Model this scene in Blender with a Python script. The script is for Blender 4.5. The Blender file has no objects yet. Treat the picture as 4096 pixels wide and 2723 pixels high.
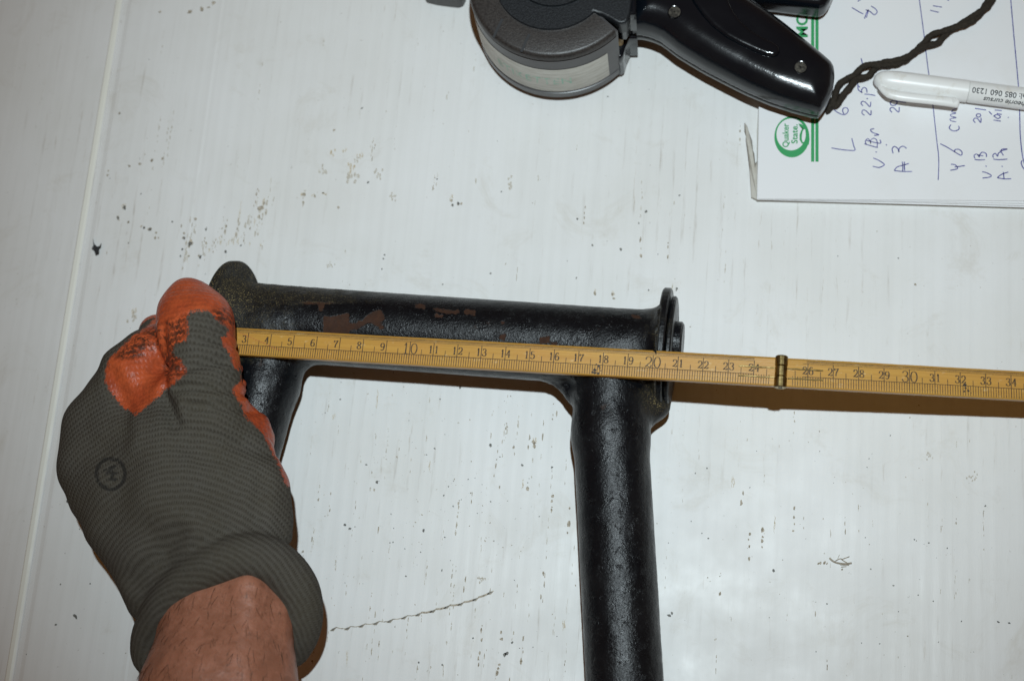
import bpy, bmesh, math, random
import numpy as np
from mathutils import Vector, Matrix, Quaternion

random.seed(7)
rng = np.random.default_rng(11)
scn = bpy.context.scene
COL = scn.collection

# ------------------------------------------------------------------ camera
H = 0.642            # lens height over the cardboard, metres
F = 6100.0           # focal length in photo pixels (35 mm on a 23.5 mm sensor)
CX, CY = 2048.0, 1361.5
K = 4096 / 2359.0
_d = np.array([660.0, -1690.0, -F]); _d /= np.linalg.norm(_d)
_Z = -_d
_X = np.array([1.0, 0, 0]) - _Z[0] * _Z; _X /= np.linalg.norm(_X)
_Y = np.cross(_Z, _X)
M = np.array([_X, _Y, _Z])          # camera axes to world axes
cam_d = bpy.data.cameras.new('camera')
cam = bpy.data.objects.new('camera', cam_d); COL.objects.link(cam)
cam.matrix_world = Matrix([list(M[0]) + [0], list(M[1]) + [0], list(M[2]) + [H], [0, 0, 0, 1]])
cam_d.sensor_width = 23.5; cam_d.lens = F / 4096 * 23.5
cam_d.clip_start = 0.01; cam_d.clip_end = 20
cam_d.dof.use_dof = True; cam_d.dof.focus_distance = 0.625; cam_d.dof.aperture_fstop = 5.6
scn.camera = cam

# ------------------------------------------------------------------ world: dim warm room light
w = bpy.data.worlds.new('World'); scn.world = w; w.use_nodes = True
bg = w.node_tree.nodes['Background']
bg.inputs[0].default_value = (1.0, 0.47, 0.15, 1); bg.inputs[1].default_value = 0.085

# ------------------------------------------------------------------ the camera's own flash
right = Vector(M[:, 0]); up = Vector(M[:, 1]); fwd = -Vector(M[:, 2])
fl = bpy.data.lights.new('flash', 'SPOT')
fl.energy = 30.0; fl.color = (0.835, 0.965, 1.02); fl.shadow_soft_size = 0.007
fl.spot_size = math.radians(50); fl.spot_blend = 1.0
flo = bpy.data.objects.new('flash', fl); COL.objects.link(flo)
flo.location = (0.030, 0.094, 0.93)

scn.view_settings.view_transform = 'Standard'; scn.view_settings.look = 'None'
scn.view_settings.exposure = 0.0; scn.view_settings.gamma = 1.0
scn.render.engine = 'CYCLES'
scn.cycles.max_bounces = 6

# ------------------------------------------------------------------ placing helpers
def Ps(x, y, h=0.0):                 # photo pixel (4096 wide) and height -> point in the room
    r = M @ np.array([x - CX, -(y - CY), -F])
    p = np.array([0, 0, H]) + r * ((H - h) / -r[2])
    return Vector(p)
def P(x, y, h=0.0): return Ps(x * K, y * K, h)       # same for 2359-wide coordinates
def zq(s, ox, oy):                                    # zoomed detail coordinates
    return lambda x, y, h=0.0: Ps(ox + x / s, oy + y / s, h)
def proj(v):                         # (n,3) points -> 2359-wide pixels
    c = (v - np.array([0, 0, H])) @ M
    return np.stack([(-c[:, 0] / c[:, 2] * F + CX) / K, (CY + c[:, 1] / c[:, 2] * F) / K], 1)
def plen(px, x, y, h):               # length of px 2359-pixels at a spot
    return (P(x + px / 2, y, h) - P(x - px / 2, y, h)).length
flo.rotation_euler = (P(1400, 440) - flo.location).to_track_quat('-Z', 'Y').to_euler()

# ------------------------------------------------------------------ object helpers
def empty(name, loc, label, cat, group=None):
    o = bpy.data.objects.new(name, None); COL.objects.link(o)
    o.location = loc; o.empty_display_size = 0.02
    o['label'] = label; o['category'] = cat
    if group: o['group'] = group
    return o
def link(o, parent=None):
    COL.objects.link(o)
    if parent is not None:
        o.parent = parent
        root = parent
        off = Vector((0, 0, 0))
        while root is not None:
            off += root.location; root = root.parent
        o.location = -off
    return o
def mesh_obj(name, verts, faces, mat, parent=None, smooth=False, kind=None):
    me = bpy.data.meshes.new(name)
    me.from_pydata([tuple(v) for v in verts], [], faces); me.update()
    if smooth:
        bq = bmesh.new(); bq.from_mesh(me)
        for f_ in bq.faces: f_.smooth = True
        for e_ in bq.edges:
            if len(e_.link_faces) == 2 and e_.calc_face_angle(0) > 0.9: e_.smooth = False
        bq.to_mesh(me); bq.free()
    o = bpy.data.objects.new(name, me); me.materials.append(mat)
    if kind: o['kind'] = kind
    return link(o, parent)
def bm_obj(name, bm, mat, parent=None, smooth=False):
    me = bpy.data.meshes.new(name); bm.normal_update(); bm.to_mesh(me); bm.free()
    if smooth: me.polygons.foreach_set('use_smooth', [True] * len(me.polygons))
    o = bpy.data.objects.new(name, me); me.materials.append(mat)
    return link(o, parent)
def join_geo(parts):
    V, Fc = [], []
    for v, f in parts:
        b = len(V); V += list(v); Fc += [tuple(i + b for i in q) for q in f]
    return V, Fc
def tube_geo(pts, rad, n=12, closed=False, squash=None):
    pts = [Vector(p) for p in pts]; V, Fc = [], []
    ref = Vector((0, 0, 1))
    for i, p in enumerate(pts):
        a = pts[max(i - 1, 0)]; b = pts[min(i + 1, len(pts) - 1)]
        t = (b - a).normalized(); s = t.cross(ref)
        if s.length < 1e-6: s = Vector((1, 0, 0))
        s.normalize(); u = s.cross(t)
        r = rad[i] if hasattr(rad, '__len__') else rad
        for k in range(n):
            A = 2 * math.pi * k / n
            V.append(p + s * (r * math.cos(A)) + u * (r * (squash or 1) * math.sin(A)))
    for i in range(len(pts) - 1):
        for k in range(n):
            Fc.append((i * n + k, i * n + (k + 1) % n, (i + 1) * n + (k + 1) % n, (i + 1) * n + k))
    Fc.append(tuple(range(n))[::-1]); Fc.append(tuple(range((len(pts) - 1) * n, len(pts) * n)))
    return V, Fc
def spline(pts, n=8):
    pts = [Vector(p) for p in pts]; out = []
    for i in range(len(pts) - 1):
        p0 = pts[max(i - 1, 0)]; p1 = pts[i]; p2 = pts[i + 1]; p3 = pts[min(i + 2, len(pts) - 1)]
        for k in range(n):
            t = k / n
            out.append(0.5 * ((2 * p1) + (p2 - p0) * t + (2 * p0 - 5 * p1 + 4 * p2 - p3) * t * t + (3 * p1 - p0 - 3 * p2 + p3) * t ** 3))
    out.append(pts[-1]); return out
def ribbon_geo(pts, width, nrm=Vector((0, 0, 1)), nib=None):
    """flat ribbon along a polyline; nib=(thin, thick, dir) for lettering contrast"""
    pts = [Vector(p) for p in pts]; V, Fc = [], []
    for i, p in enumerate(pts):
        a = pts[max(i - 1, 0)]; b = pts[min(i + 1, len(pts) - 1)]
        t = (b - a)
        if t.length < 1e-9: t = Vector((1, 0, 0))
        t.normalize(); s = nrm.cross(t).normalized()
        wd = width[i] if hasattr(width, '__len__') else width
        if nib: wd = nib[0] + (nib[1] - nib[0]) * abs(t.dot(nib[2])) ** 1.5
        V += [p + s * wd / 2, p - s * wd / 2]
    for i in range(len(pts) - 1): Fc.append((2 * i, 2 * i + 1, 2 * i + 3, 2 * i + 2))
    return V, Fc
def prism_geo(poly, h0, h1):
    """poly: list of functions/points given at two heights"""
    n = len(poly[0])
    V = list(poly[0]) + list(poly[1])
    Fc = [tuple(range(n, 2 * n)), tuple(range(n))[::-1]]
    for i in range(n): j = (i + 1) % n; Fc.append((i, j, n + j, n + i))
    return V, Fc

# ------------------------------------------------------------------ implicit surfaces (surface nets)
def surface_nets(fn, lo, hi, vox):
    lo = np.array(lo, float); hi = np.array(hi, float)
    n = np.ceil((hi - lo) / vox).astype(int) + 1
    ax = [lo[i] + vox * np.arange(n[i]) for i in range(3)]
    X, Y, Z = np.meshgrid(*ax, indexing='ij')
    f = fn(X, Y, Z).astype(np.float32)
    s = f < 0
    c = [slice(0, -1), slice(1, None)]
    acc = np.zeros(tuple(n - 1) + (3,), np.float32); cnt = np.zeros(tuple(n - 1), np.float32)
    def corner(A, i, j, k): return A[c[i], c[j], c[k]]
    for axis in range(3):
        for u in (0, 1):
            for v in (0, 1):
                a = [0, 0, 0]; b = [0, 0, 0]
                o = [q for q in range(3) if q != axis]
                a[o[0]] = b[o[0]] = u; a[o[1]] = b[o[1]] = v; b[axis] = 1
                fa = corner(f, *a); fb = corner(f, *b)
                m = corner(s, *a) != corner(s, *b)
                t = np.where(m, fa / np.where(np.abs(fa - fb) < 1e-12, 1, fa - fb), 0)
                cnt += m
                acc[..., axis] += t * m
                acc[..., o[0]] += u * m; acc[..., o[1]] += v * m
    act = cnt > 0
    idx = -np.ones(act.shape, np.int64); idx[act] = np.arange(act.sum())
    cell = np.argwhere(act)
    V = lo + (cell + acc[act] / cnt[act][:, None]) * vox
    Q = []
    for axis in range(3):
        o = [q for q in range(3) if q != axis]
        sl0 = [slice(1, -1)] * 3; sl1 = [slice(1, -1)] * 3
        sl0[axis] = slice(0, -1); sl1[axis] = slice(1, None)
        s0 = s[tuple(sl0)]; s1 = s[tuple(sl1)]
        for flip in (False, True):
            m = (s0 & ~s1) if not flip else (~s0 & s1)
            e = np.argwhere(m)
            if len(e) == 0: continue
            e = e + 1; e[:, axis] -= 1
            q = []
            for du, dv in ((1, 1), (0, 1), (0, 0), (1, 0)):
                g = e.copy(); g[:, o[0]] -= du; g[:, o[1]] -= dv
                q.append(idx[g[:, 0], g[:, 1], g[:, 2]])
            q = np.stack(q, 1)
            if flip ^ (axis == 1): q = q[:, ::-1]
            Q.append(q)
    return V, np.concatenate(Q)
def np_obj(name, V, Q, mat, parent=None, attrs=None):
    used = np.unique(Q); mp = -np.ones(len(V), np.int64); mp[used] = np.arange(len(used))
    V2 = V[used]; Q2 = mp[Q]
    me = bpy.data.meshes.new(name)
    me.vertices.add(len(V2)); me.vertices.foreach_set('co', V2.astype(np.float32).ravel())
    me.loops.add(len(Q2) * 4); me.loops.foreach_set('vertex_index', Q2.astype(np.int32).ravel())
    me.polygons.add(len(Q2)); me.polygons.foreach_set('loop_start', np.arange(0, len(Q2) * 4, 4, dtype=np.int32))
    me.update(calc_edges=True); me.polygons.foreach_set('use_smooth', np.ones(len(Q2), bool))
    for k, a in (attrs or {}).items():
        at = me.attributes.new(k, 'FLOAT', 'POINT'); at.data.foreach_set('value', a[used].astype(np.float32))
    me.validate(); me.materials.append(mat)
    o = bpy.data.objects.new(name, me)
    return link(o, parent)
def smin(a, b, k):
    h = np.clip(0.5 + 0.5 * (b - a) / k, 0, 1)
    return b * (1 - h) + a * h - k * h * (1 - h)
def cone(X, Y, Z, a, b, ra, rb, sz=1.0):
    """capsule from a to b with changing radius; sz squashes the vertical"""
    a = np.array(a); b = np.array(b); d = b - a; L = max(d @ d, 1e-12)
    px, py, pz = X - a[0], Y - a[1], Z - a[2]
    t = np.clip((px * d[0] + py * d[1] + pz * d[2]) / L, 0, 1)
    qx, qy, qz = px - t * d[0], py - t * d[1], (pz - t * d[2]) / sz
    return np.sqrt(qx * qx + qy * qy + qz * qz) - (ra + (rb - ra) * t)
def poly_sd(px, py, poly):
    poly = np.array(poly, float); d = np.full(px.shape, 1e9); ins = np.zeros(px.shape, bool)
    n = len(poly)
    for i in range(n):
        a = poly[i]; b = poly[(i + 1) % n]; e = b - a
        wx, wy = px - a[0], py - a[1]
        t = np.clip((wx * e[0] + wy * e[1]) / max(e @ e, 1e-12), 0, 1)
        d = np.minimum(d, (wx - t * e[0]) ** 2 + (wy - t * e[1]) ** 2)
        cnd = (a[1] > py) != (b[1] > py)
        xx = a[0] + (py - a[1]) * e[0] / (e[1] if abs(e[1]) > 1e-12 else 1e-12)
        ins ^= cnd & (px < xx)
    return np.where(ins, -1, 1) * np.sqrt(d)

# ------------------------------------------------------------------ materials
class Mat:
    def __init__(s, name, base=(.5, .5, .5), rough=.5, metal=0, spec=.5, coat=0):
        s.m = bpy.data.materials.new(name); s.m.use_nodes = True
        s.nt = s.m.node_tree; s.b = s.nt.nodes['Principled BSDF']
        s.b.inputs['Base Color'].default_value = (*base, 1)
        s.b.inputs['Roughness'].default_value = rough; s.b.inputs['Metallic'].default_value = metal
        s.b.inputs['Specular IOR Level'].default_value = spec; s.b.inputs['Coat Weight'].default_value = coat
        s._tc = None
    def n(s, t, **kw):
        nd = s.nt.nodes.new(t)
        for k, v in kw.items():
            if k.startswith('i_'):
                nd.inputs[k[2:].replace('_', ' ')].default_value = v
            else: setattr(nd, k, v)
        return nd
    def l(s, a, b): s.nt.links.new(a, b)
    def co(s, scale=(1, 1, 1), rot=(0, 0, 0)):
        if s._tc is None: s._tc = s.n('ShaderNodeTexCoord')
        mp = s.n('ShaderNodeMapping'); mp.inputs['Scale'].default_value = scale; mp.inputs['Rotation'].default_value = rot
        s.l(s._tc.outputs['Object'], mp.inputs[0]); return mp.outputs[0]
    def noise(s, scale, detail=4, rough=.55, vec=None, dist=0):
        nd = s.n('ShaderNodeTexNoise'); nd.inputs['Scale'].default_value = scale; nd.inputs['Detail'].default_value = detail
        nd.inputs['Roughness'].default_value = rough; nd.inputs['Distortion'].default_value = dist
        s.l(vec if vec is not None else s.co(), nd.inputs['Vector']); return nd.outputs['Fac']
    def ramp(s, fac, stops):
        r = s.n('ShaderNodeValToRGB'); cr = r.color_ramp
        while len(cr.elements) < len(stops): cr.elements.new(0.5)
        for e, (p, c) in zip(cr.elements, stops):
            e.position = p; e.color = (*c, 1) if hasattr(c, '__len__') else (c, c, c, 1)
        s.l(fac, r.inputs[0]); return r.outputs[0]
    def mix(s, fac, a, b, mode='MIX'):
        m = s.n('ShaderNodeMix'); m.data_type = 'RGBA'; m.blend_type = mode
        for v, i in ((fac, 0), (a, 6), (b, 7)):
            if isinstance(v, bpy.types.NodeSocket): s.l(v, m.inputs[i])
            elif hasattr(v, '__len__'): m.inputs[i].default_value = (*v, 1)
            elif i == 0: m.inputs[i].default_value = v
            else: m.inputs[i].default_value = (v, v, v, 1)
        return m.outputs[2]
    def math(s, op, a, b=0.0, c=0.0):
        m = s.n('ShaderNodeMath'); m.operation = op
        for v, i in ((a, 0), (b, 1), (c, 2)):
            if isinstance(v, bpy.types.NodeSocket): s.l(v, m.inputs[i])
            else: m.inputs[i].default_value = v
        return m.outputs[0]
    def color(s, v): s.l(v, s.b.inputs['Base Color'])
    def roughness(s, v): s.l(v, s.b.inputs['Roughness'])
    def bump(s, h, dist=.001, strength=1.0):
        b = s.n('ShaderNodeBump'); b.inputs['Distance'].default_value = dist; b.inputs['Strength'].default_value = strength
        s.l(h, b.inputs['Height'])
        if s.b.inputs['Normal'].is_linked: s.l(s.b.inputs['Normal'].links[0].from_socket, b.inputs['Normal'])
        s.l(b.outputs[0], s.b.inputs['Normal'])
    def attr(s, name):
        a = s.n('ShaderNodeAttribute'); a.attribute_name = name; return a.outputs['Fac']
    def sep(s, vec):
        q = s.n('ShaderNodeSeparateXYZ'); s.l(vec, q.inputs[0]); return q.outputs

# cardboard: white laminated corrugated board, local x across the flutes, y along them
mc = Mat('white_cardboard', (.8, .8, .79), .42, spec=.35)
v0 = mc.co()
sx = mc.sep(v0)
flute = mc.math('SINE', mc.math('MULTIPLY', mc.math('ADD', sx[0], mc.math('MULTIPLY', mc.noise(6, 2), 0.002)), 2 * math.pi / 0.0056))
ridge = mc.ramp(flute, [(0.55, 0), (1.0, 1)])
streak = mc.noise(1.0, 3, .6, mc.co((420, 34, 1)))
streak2 = mc.noise(1.0, 4, .7, mc.co((900, 90, 1)))
big = mc.noise(7, 4, .6)
zone = mc.ramp(big, [(0.40, 0), (0.62, 1)])
sm = mc.math('MULTIPLY', mc.ramp(streak, [(0.52, 0), (0.72, 1)]), mc.math('MULTIPLY', ridge, zone))
sm = mc.math('MULTIPLY', sm, mc.ramp(streak2, [(0.4, .15), (0.65, 1)]))
c0 = mc.mix(mc.ramp(mc.noise(14, 5, .6), [(0.35, 0), (0.7, 1)]), (.80, .80, .79), (.745, .74, .715))
c1 = mc.mix(mc.math('MULTIPLY', sm, .75), c0, (.30, .24, .17))
fine = mc.noise(420, 3, .6)
c2 = mc.mix(mc.ramp(fine, [(0.70, 0), (0.74, .5)]), c1, (.35, .31, .26))
sm3 = mc.ramp(mc.noise(30, 6, .75, dist=.8), [(0.56, 0), (0.76, .36)])
lines = mc.noise(1.0, 3, .55, mc.co((340, 3.0, 1)))
c2 = mc.mix(mc.math('MULTIPLY', mc.ramp(lines, [(0.42, 0), (0.70, 1)]), .15), c2, (.62, .615, .59))
dash = mc.noise(1.0, 4, .75, mc.co((620, 55, 1)))
c2 = mc.mix(mc.math('MULTIPLY', mc.math('MULTIPLY', mc.ramp(dash, [(0.60, 0), (0.68, .55)]), zone), mc.ramp(flute, [(0.2, .1), (0.95, 1)])), c2, (.42, .35, .26))
c3 = mc.mix(sm3, c2, (.52, .47, .38))
yel = mc.math('MULTIPLY', mc.math('GREATER_THAN', sx[0], -.0026), mc.math('LESS_THAN', sx[0], .0004))
c3 = mc.mix(mc.math('MULTIPLY', yel, .8), c3, (.86, .85, .76))
mc.color(c3)
mc.bump(flute, .00005, .32)
mc.bump(mc.noise(1, 3, .6, mc.co((500, 60, 60))), .0002, .22)
mc.roughness(mc.ramp(mc.noise(40, 4), [(0.3, .36), (0.7, .55)]))

m_stain = Mat('dirt_stain', (.26, .20, .13), .8, spec=.1)
m_stain.color(m_stain.mix(m_stain.ramp(m_stain.noise(900, 4, .8), [(0.35, 0), (0.6, 1)]), (.20, .165, .12), (.56, .50, .41)))
m_faint = Mat('faint_stain', (.5, .45, .37), .8, spec=.1)
m_faint.color(m_faint.mix(m_faint.ramp(m_faint.noise(1200, 4, .8), [(0.4, 0), (0.6, 1)]), (.42, .37, .29), (.72, .70, .65)))
m_dark = Mat('dark_speck', (.03, .032, .035), .5)
m_speck = Mat('grease_speck', (.10, .10, .095), .6)
m_speck.color(m_speck.mix(m_speck.ramp(m_speck.noise(1500, 3, .8), [(0.4, 0), (0.6, 1)]), (.05, .05, .05), (.26, .25, .22)))
m_rustchip = Mat('tan_chip', (.38, .27, .12), .7)

# black painted steel
ms = Mat('black_paint', (.012, .013, .015), .35, spec=.36)
rust = ms.attr('rust'); dust = ms.attr('dust')
rn = ms.noise(260, 5, .7)
rfac = ms.ramp(ms.math('ADD', rust, ms.math('MULTIPLY', ms.math('SUBTRACT', rn, .5), 1.5)), [(0.48, 0), (0.62, 1)])
ran = ms.ramp(ms.noise(95, 6, .7), [(0.66, 0), (0.70, .45)])
rtot = ms.math('MAXIMUM', rfac, ran)
base = ms.mix(ms.ramp(ms.noise(60, 5), [(0.35, 0), (0.75, 1)]), (.0022, .0034, .0052), (.0058, .0064, .0078))
c = ms.mix(rtot, base, ms.mix(ms.noise(500, 3), (.018, .009, .006), (.068, .025, .010)))
spk = ms.ramp(ms.noise(1900, 3, .7), [(0.57, 0), (0.64, 1)])
dfac = ms.math('MULTIPLY', ms.ramp(ms.math('ADD', dust, ms.math('MULTIPLY', ms.math('SUBTRACT', ms.noise(220, 4), .5), .7)), [(0.32, 0), (0.95, 1)]), 1.0)
c = ms.mix(ms.math('MULTIPLY', dfac, .45), c, (.040, .033, .020))
c = ms.mix(ms.math('MULTIPLY', spk, dfac), c, (.34, .26, .11))
ms.color(c)
rr = ms.math('ADD', ms.ramp(ms.noise(90, 6, .75), [(0.34, .22), (0.66, .42)]), ms.math('MULTIPLY', ms.math('MAXIMUM', rtot, dfac), .5))
ms.roughness(rr)
ms.bump(ms.noise(150, 3, .5), .0006, .10)
ms.bump(ms.noise(1050, 3, .7), .0004, .6); ms.bump(ms.ramp(ms.noise(330, 4, .75), [(0.30, 0), (0.42, 1)]), .0003, .5)
ms.bump(ms.math('SUBTRACT', 1.0, rtot), .0002, .6)

# boxwood
mw = Mat('boxwood', (.55, .33, .10), .38, spec=.5)
gx = mw.noise(1, 5, .6, mw.co((14, 700, 300)))
cw = mw.mix(mw.ramp(gx, [(0.3, 0), (0.7, 1)]), (.60, .335, .060), (.44, .225, .036))
cw = mw.mix(mw.ramp(mw.noise(55, 4), [(0.35, 0), (0.75, .8)]), cw, (.55, .27, .055))
cw = mw.mix(mw.ramp(mw.noise(1, 5, .75, mw.co((160, 520, 1))), [(0.60, 0), (0.69, .75)]), cw, (.72, .52, .26))
cw = mw.mix(mw.ramp(mw.noise(1, 5, .75, mw.co((300, 900, 1))), [(0.63, 0), (0.72, .8)]), cw, (.22, .12, .04))
mw.color(cw); mw.bump(gx, .0002, .3); mw.bump(mw.noise(700, 3), .0001, .3)
m_ink = Mat('engraved_ink', (.055, .030, .010), .6)
m_ink.color(m_ink.mix(m_ink.ramp(m_ink.noise(900, 3), [(0.45, 0), (0.7, 1)]), (.05, .026, .009), (.17, .095, .03)))
m_blot = Mat('dark_blot', (.03, .02, .012), .6)
m_red = Mat('red_scratch', (.42, .06, .05), .6)
mb = Mat('brass', (.34, .25, .10), .36, metal=1)
mb.color(mb.mix(mb.ramp(mb.noise(260, 5, .7), [(0.35, 0), (0.65, 1)]), (.42, .32, .14), (.13, .09, .035)))
mb.bump(mb.noise(900, 3), .0001, .4)

# glove
mg = Mat('knit_glove', (.08, .08, .07), .85, spec=.25)
coat = mg.attr('coat')
tcg = mg.co()
arcc = P(515, 1640, 0)
sv = mg.n('ShaderNodeVectorMath', operation='SUBTRACT'); mg.l(tcg, sv.inputs[0]); sv.inputs[1].default_value = (arcc.x, arcc.y, 0)
xyz = mg.sep(sv.outputs[0])
rad = mg.math('SQRT', mg.math('ADD', mg.math('MULTIPLY', xyz[0], xyz[0]), mg.math('MULTIPLY', mg.math('MULTIPLY', xyz[1], xyz[1]), .8)))
rad = mg.math('SUBTRACT', rad, mg.math('MULTIPLY', xyz[2], .25))
wob = mg.math('MULTIPLY', mg.math('SUBTRACT', mg.noise(22, 4), .5), .0085)
ang = mg.math('ARCTAN2', xyz[0], xyz[1])
cells = mg.math('SINE', mg.math('MULTIPLY', ang, 520.0))
rows = mg.math('SINE', mg.math('ADD', mg.math('MULTIPLY', mg.math('ADD', rad, wob), 2 * math.pi / .00215), mg.math('MULTIPLY', cells, .7)))
knit = mg.math('ADD', mg.math('MULTIPLY', rows, .60), mg.math('MULTIPLY', mg.math('MULTIPLY', mg.math('SUBTRACT', 1.0, rows), .5), mg.math('MULTIPLY', cells, .55)))
knf = mg.n('ShaderNodeMapRange'); mg.l(knit, knf.inputs[0]); knf.inputs[1].default_value = -1; knf.inputs[2].default_value = 1
kc = mg.mix(knf.outputs[0], (.050, .043, .034), (.105, .096, .081))
kc = mg.mix(mg.ramp(mg.noise(38, 5, .6), [(0.3, 0), (0.72, .75)]), kc, (.072, .062, .043))
kc = mg.mix(mg.ramp(mg.noise(900, 3, .7), [(0.45, 0), (0.75, .5)]), kc, (.115, .112, .10))
mark = mg.attr('mark')
kc = mg.mix(mg.ramp(mg.math('ADD', mark, mg.math('MULTIPLY', mg.math('SUBTRACT', mg.noise(700, 3), .5), .5)), [(0.35, 0), (0.7, .72)]), kc, (.014, .014, .014))
cn = mg.noise(560, 5, .75); cn2 = mg.noise(60, 3, .6)
edge = mg.math('ADD', mg.math('MULTIPLY', mg.math('SUBTRACT', cn, .5), 34.0), mg.math('MULTIPLY', mg.math('SUBTRACT', cn2, .5), 12.0))
cf = mg.ramp(mg.math('MULTIPLY', mg.math('ADD', mg.math('ADD', coat, edge), 8.0), 1 / 16.0), [(0.38, 0), (0.62, 1)])
oc = mg.mix(mg.ramp(mg.noise(70, 5), [(0.3, 0), (0.7, 1)]), (.60, .115, .036), (.41, .066, .024))
# grime that sits in the knit rows of the coating
wear = mg.attr('wear')
gr = mg.math('MULTIPLY', mg.ramp(rows, [(0.35, 1), (0.62, 0)]), mg.ramp(mg.noise(110, 5, .7), [(0.38, 0), (0.6, 1)]))
gr = mg.math('MAXIMUM', mg.math('MULTIPLY', gr, mg.ramp(wear, [(0.0, .25), (1.0, 1.0)])), mg.math('MULTIPLY', mg.ramp(mg.noise(380, 5, .75), [(0.49, 0), (0.57, 1)]), mg.math('MAXIMUM', wear, .30)))
oc = mg.mix(mg.math('MULTIPLY', gr, .9), oc, (.045, .022, .014))
mg.color(mg.mix(cf, kc, oc))
mg.roughness(mg.mix(cf, .9, mg.ramp(mg.noise(300, 4), [(0.3, .30), (0.7, .50)])))
mg.bump(mg.math('MULTIPLY', knit, mg.mix(cf, 1.0, .30)), .0006, .42); mg.bump(cn2, .0020, .4); mg.bump(mg.noise(900, 3), .0003, .35)

# skin
mk = Mat('skin', (.36, .17, .10), .5, spec=.4)
mk.b.inputs['Subsurface Weight'].default_value = .12; mk.b.inputs['Subsurface Radius'].default_value = (.004, .0015, .0008)
mk.b.inputs['Subsurface Scale'].default_value = 1
s1 = mk.mix(mk.ramp(mk.noise(70, 4, .6), [(0.3, 0), (0.7, 1)]), (.40, .165, .10), (.29, .118, .070))
s1 = mk.mix(mk.ramp(mk.noise(210, 5, .7, dist=.8), [(0.46, 0), (0.66, .6)]), s1, (.46, .20, .13))
s1 = mk.mix(mk.ramp(mk.noise(120, 5, .7, dist=.5), [(0.54, 0), (0.74, .5)]), s1, (.19, .076, .044))
s1 = mk.mix(mk.ramp(mk.noise(1, 4, .7, mk.co((520, 130, 520), (0, 0, .25)), dist=1.2), [(0.56, 0), (0.70, .7)]), s1, (.10, .048, .028))
mk.color(s1); mk.bump(mk.noise(160, 5), .002, .4); mk.bump(mk.noise(900, 3), .0003, .3)

# plastics, paper, pen, cord
mp = Mat('black_plastic', (.010, .011, .0125), .22, spec=.5)
mp.color(mp.mix(mp.ramp(mp.noise(45, 5), [(0.5, 0), (0.8, .8)]), (.0032, .0050, .0078), (.0100, .0115, .0130)))
mp.roughness(mp.ramp(mp.noise(55, 4), [(0.3, .13), (0.75, .27)])); mp.bump(mp.noise(1500, 2), .0002, .18)
mp2 = Mat('textured_plastic', (.020, .022, .025), .42, spec=.5)
mp2.bump(mp2.noise(1300, 3, .7), .0003, .4)
mp2.color(mp2.mix(mp2.ramp(mp2.noise(1100, 3, .7), [(0.4, 0), (0.7, 1)]), (.005, .0075, .010), (.018, .022, .026)))
mring = Mat('smoky_plastic', (.070, .058, .052), .40, spec=.5)
mring.color(mring.mix(mring.ramp(mring.noise(1000, 3, .7), [(0.35, 0), (0.7, 1)]), (.021, .018, .017), (.050, .044, .040)))
mring.bump(mring.noise(1300, 3, .7), .0003, .35)
mdrum = Mat('smoky_drum', (.085, .080, .082), .36, spec=.5)
mdrum.color(mdrum.mix(mdrum.ramp(mdrum.noise(60, 4), [(0.35, 0), (0.7, 1)]), (.062, .059, .061), (.040, .036, .035)))
mlab = Mat('label_strip', (.60, .60, .54), .6)
mlab.color(mlab.mix(mlab.ramp(mlab.noise(1, 5, .6, mlab.co((120, 120, 700))), [(0.35, 0), (0.75, 1)]), (.66, .655, .60), (.46, .44, .38)))
mgt = Mat('faded_green_print', (.40, .60, .49), .6)
mgt.color(mgt.mix(mgt.ramp(mgt.noise(600, 4, .7), [(0.42, 0), (0.62, 1)]), (.30, .56, .43), (.60, .63, .56)))
mscrew = Mat('dirty_screw', (.16, .145, .12), .5, metal=.6)
mscrew.color(mscrew.mix(mscrew.ramp(mscrew.noise(900, 4), [(0.4, 0), (0.65, 1)]), (.035, .032, .028), (.12, .11, .09)))
mtan = Mat('tan_core', (.45, .33, .17), .6)
mpaper = Mat('paper', (.80, .80, .80), .55, spec=.3)
mpaper.color(mpaper.mix(mpaper.ramp(mpaper.noise(26, 5, .6), [(0.55, 0), (0.8, .55)]), (.81, .81, .815), (.73, .71, .68)))
mpaper.bump(mpaper.noise(28, 3), .002, .10)
mback = Mat('grey_board', (.40, .38, .33), .8)
mback.color(mback.mix(mback.noise(300, 4), (.40, .37, .31), (.62, .60, .55)))
mgreen = Mat('green_print', (.030, .33, .105), .5)
mblue = Mat('blue_ballpoint', (.045, .045, .27), .5)
mblue.color(mblue.mix(mblue.ramp(mblue.noise(500, 3), [(0.45, 0), (0.7, 1)]), (.035, .035, .25), (.20, .20, .45)))
mpen = Mat('white_pen_plastic', (.80, .80, .77), .34, spec=.5)
mpen.color(mpen.mix(mpen.ramp(mpen.noise(130, 5, .7), [(0.56, 0), (0.75, .6)]), (.86, .86, .84), (.60, .54, .44)))
mblk = Mat('black_print', (.02, .02, .025), .5)
mcord = Mat('black_cord', (.022, .019, .015), .8, spec=.2)
mcord.color(mcord.mix(mcord.noise(900, 4, .7), (.008, .008, .007), (.060, .047, .034)))
mcord.bump(mcord.noise(1500, 4, .7), .0006, .8)
mtable = Mat('workbench', (.20, .17, .13), .6)
mtable.color(mtable.mix(mtable.noise(20, 4), (.16, .13, .10), (.26, .22, .17)))

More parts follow.
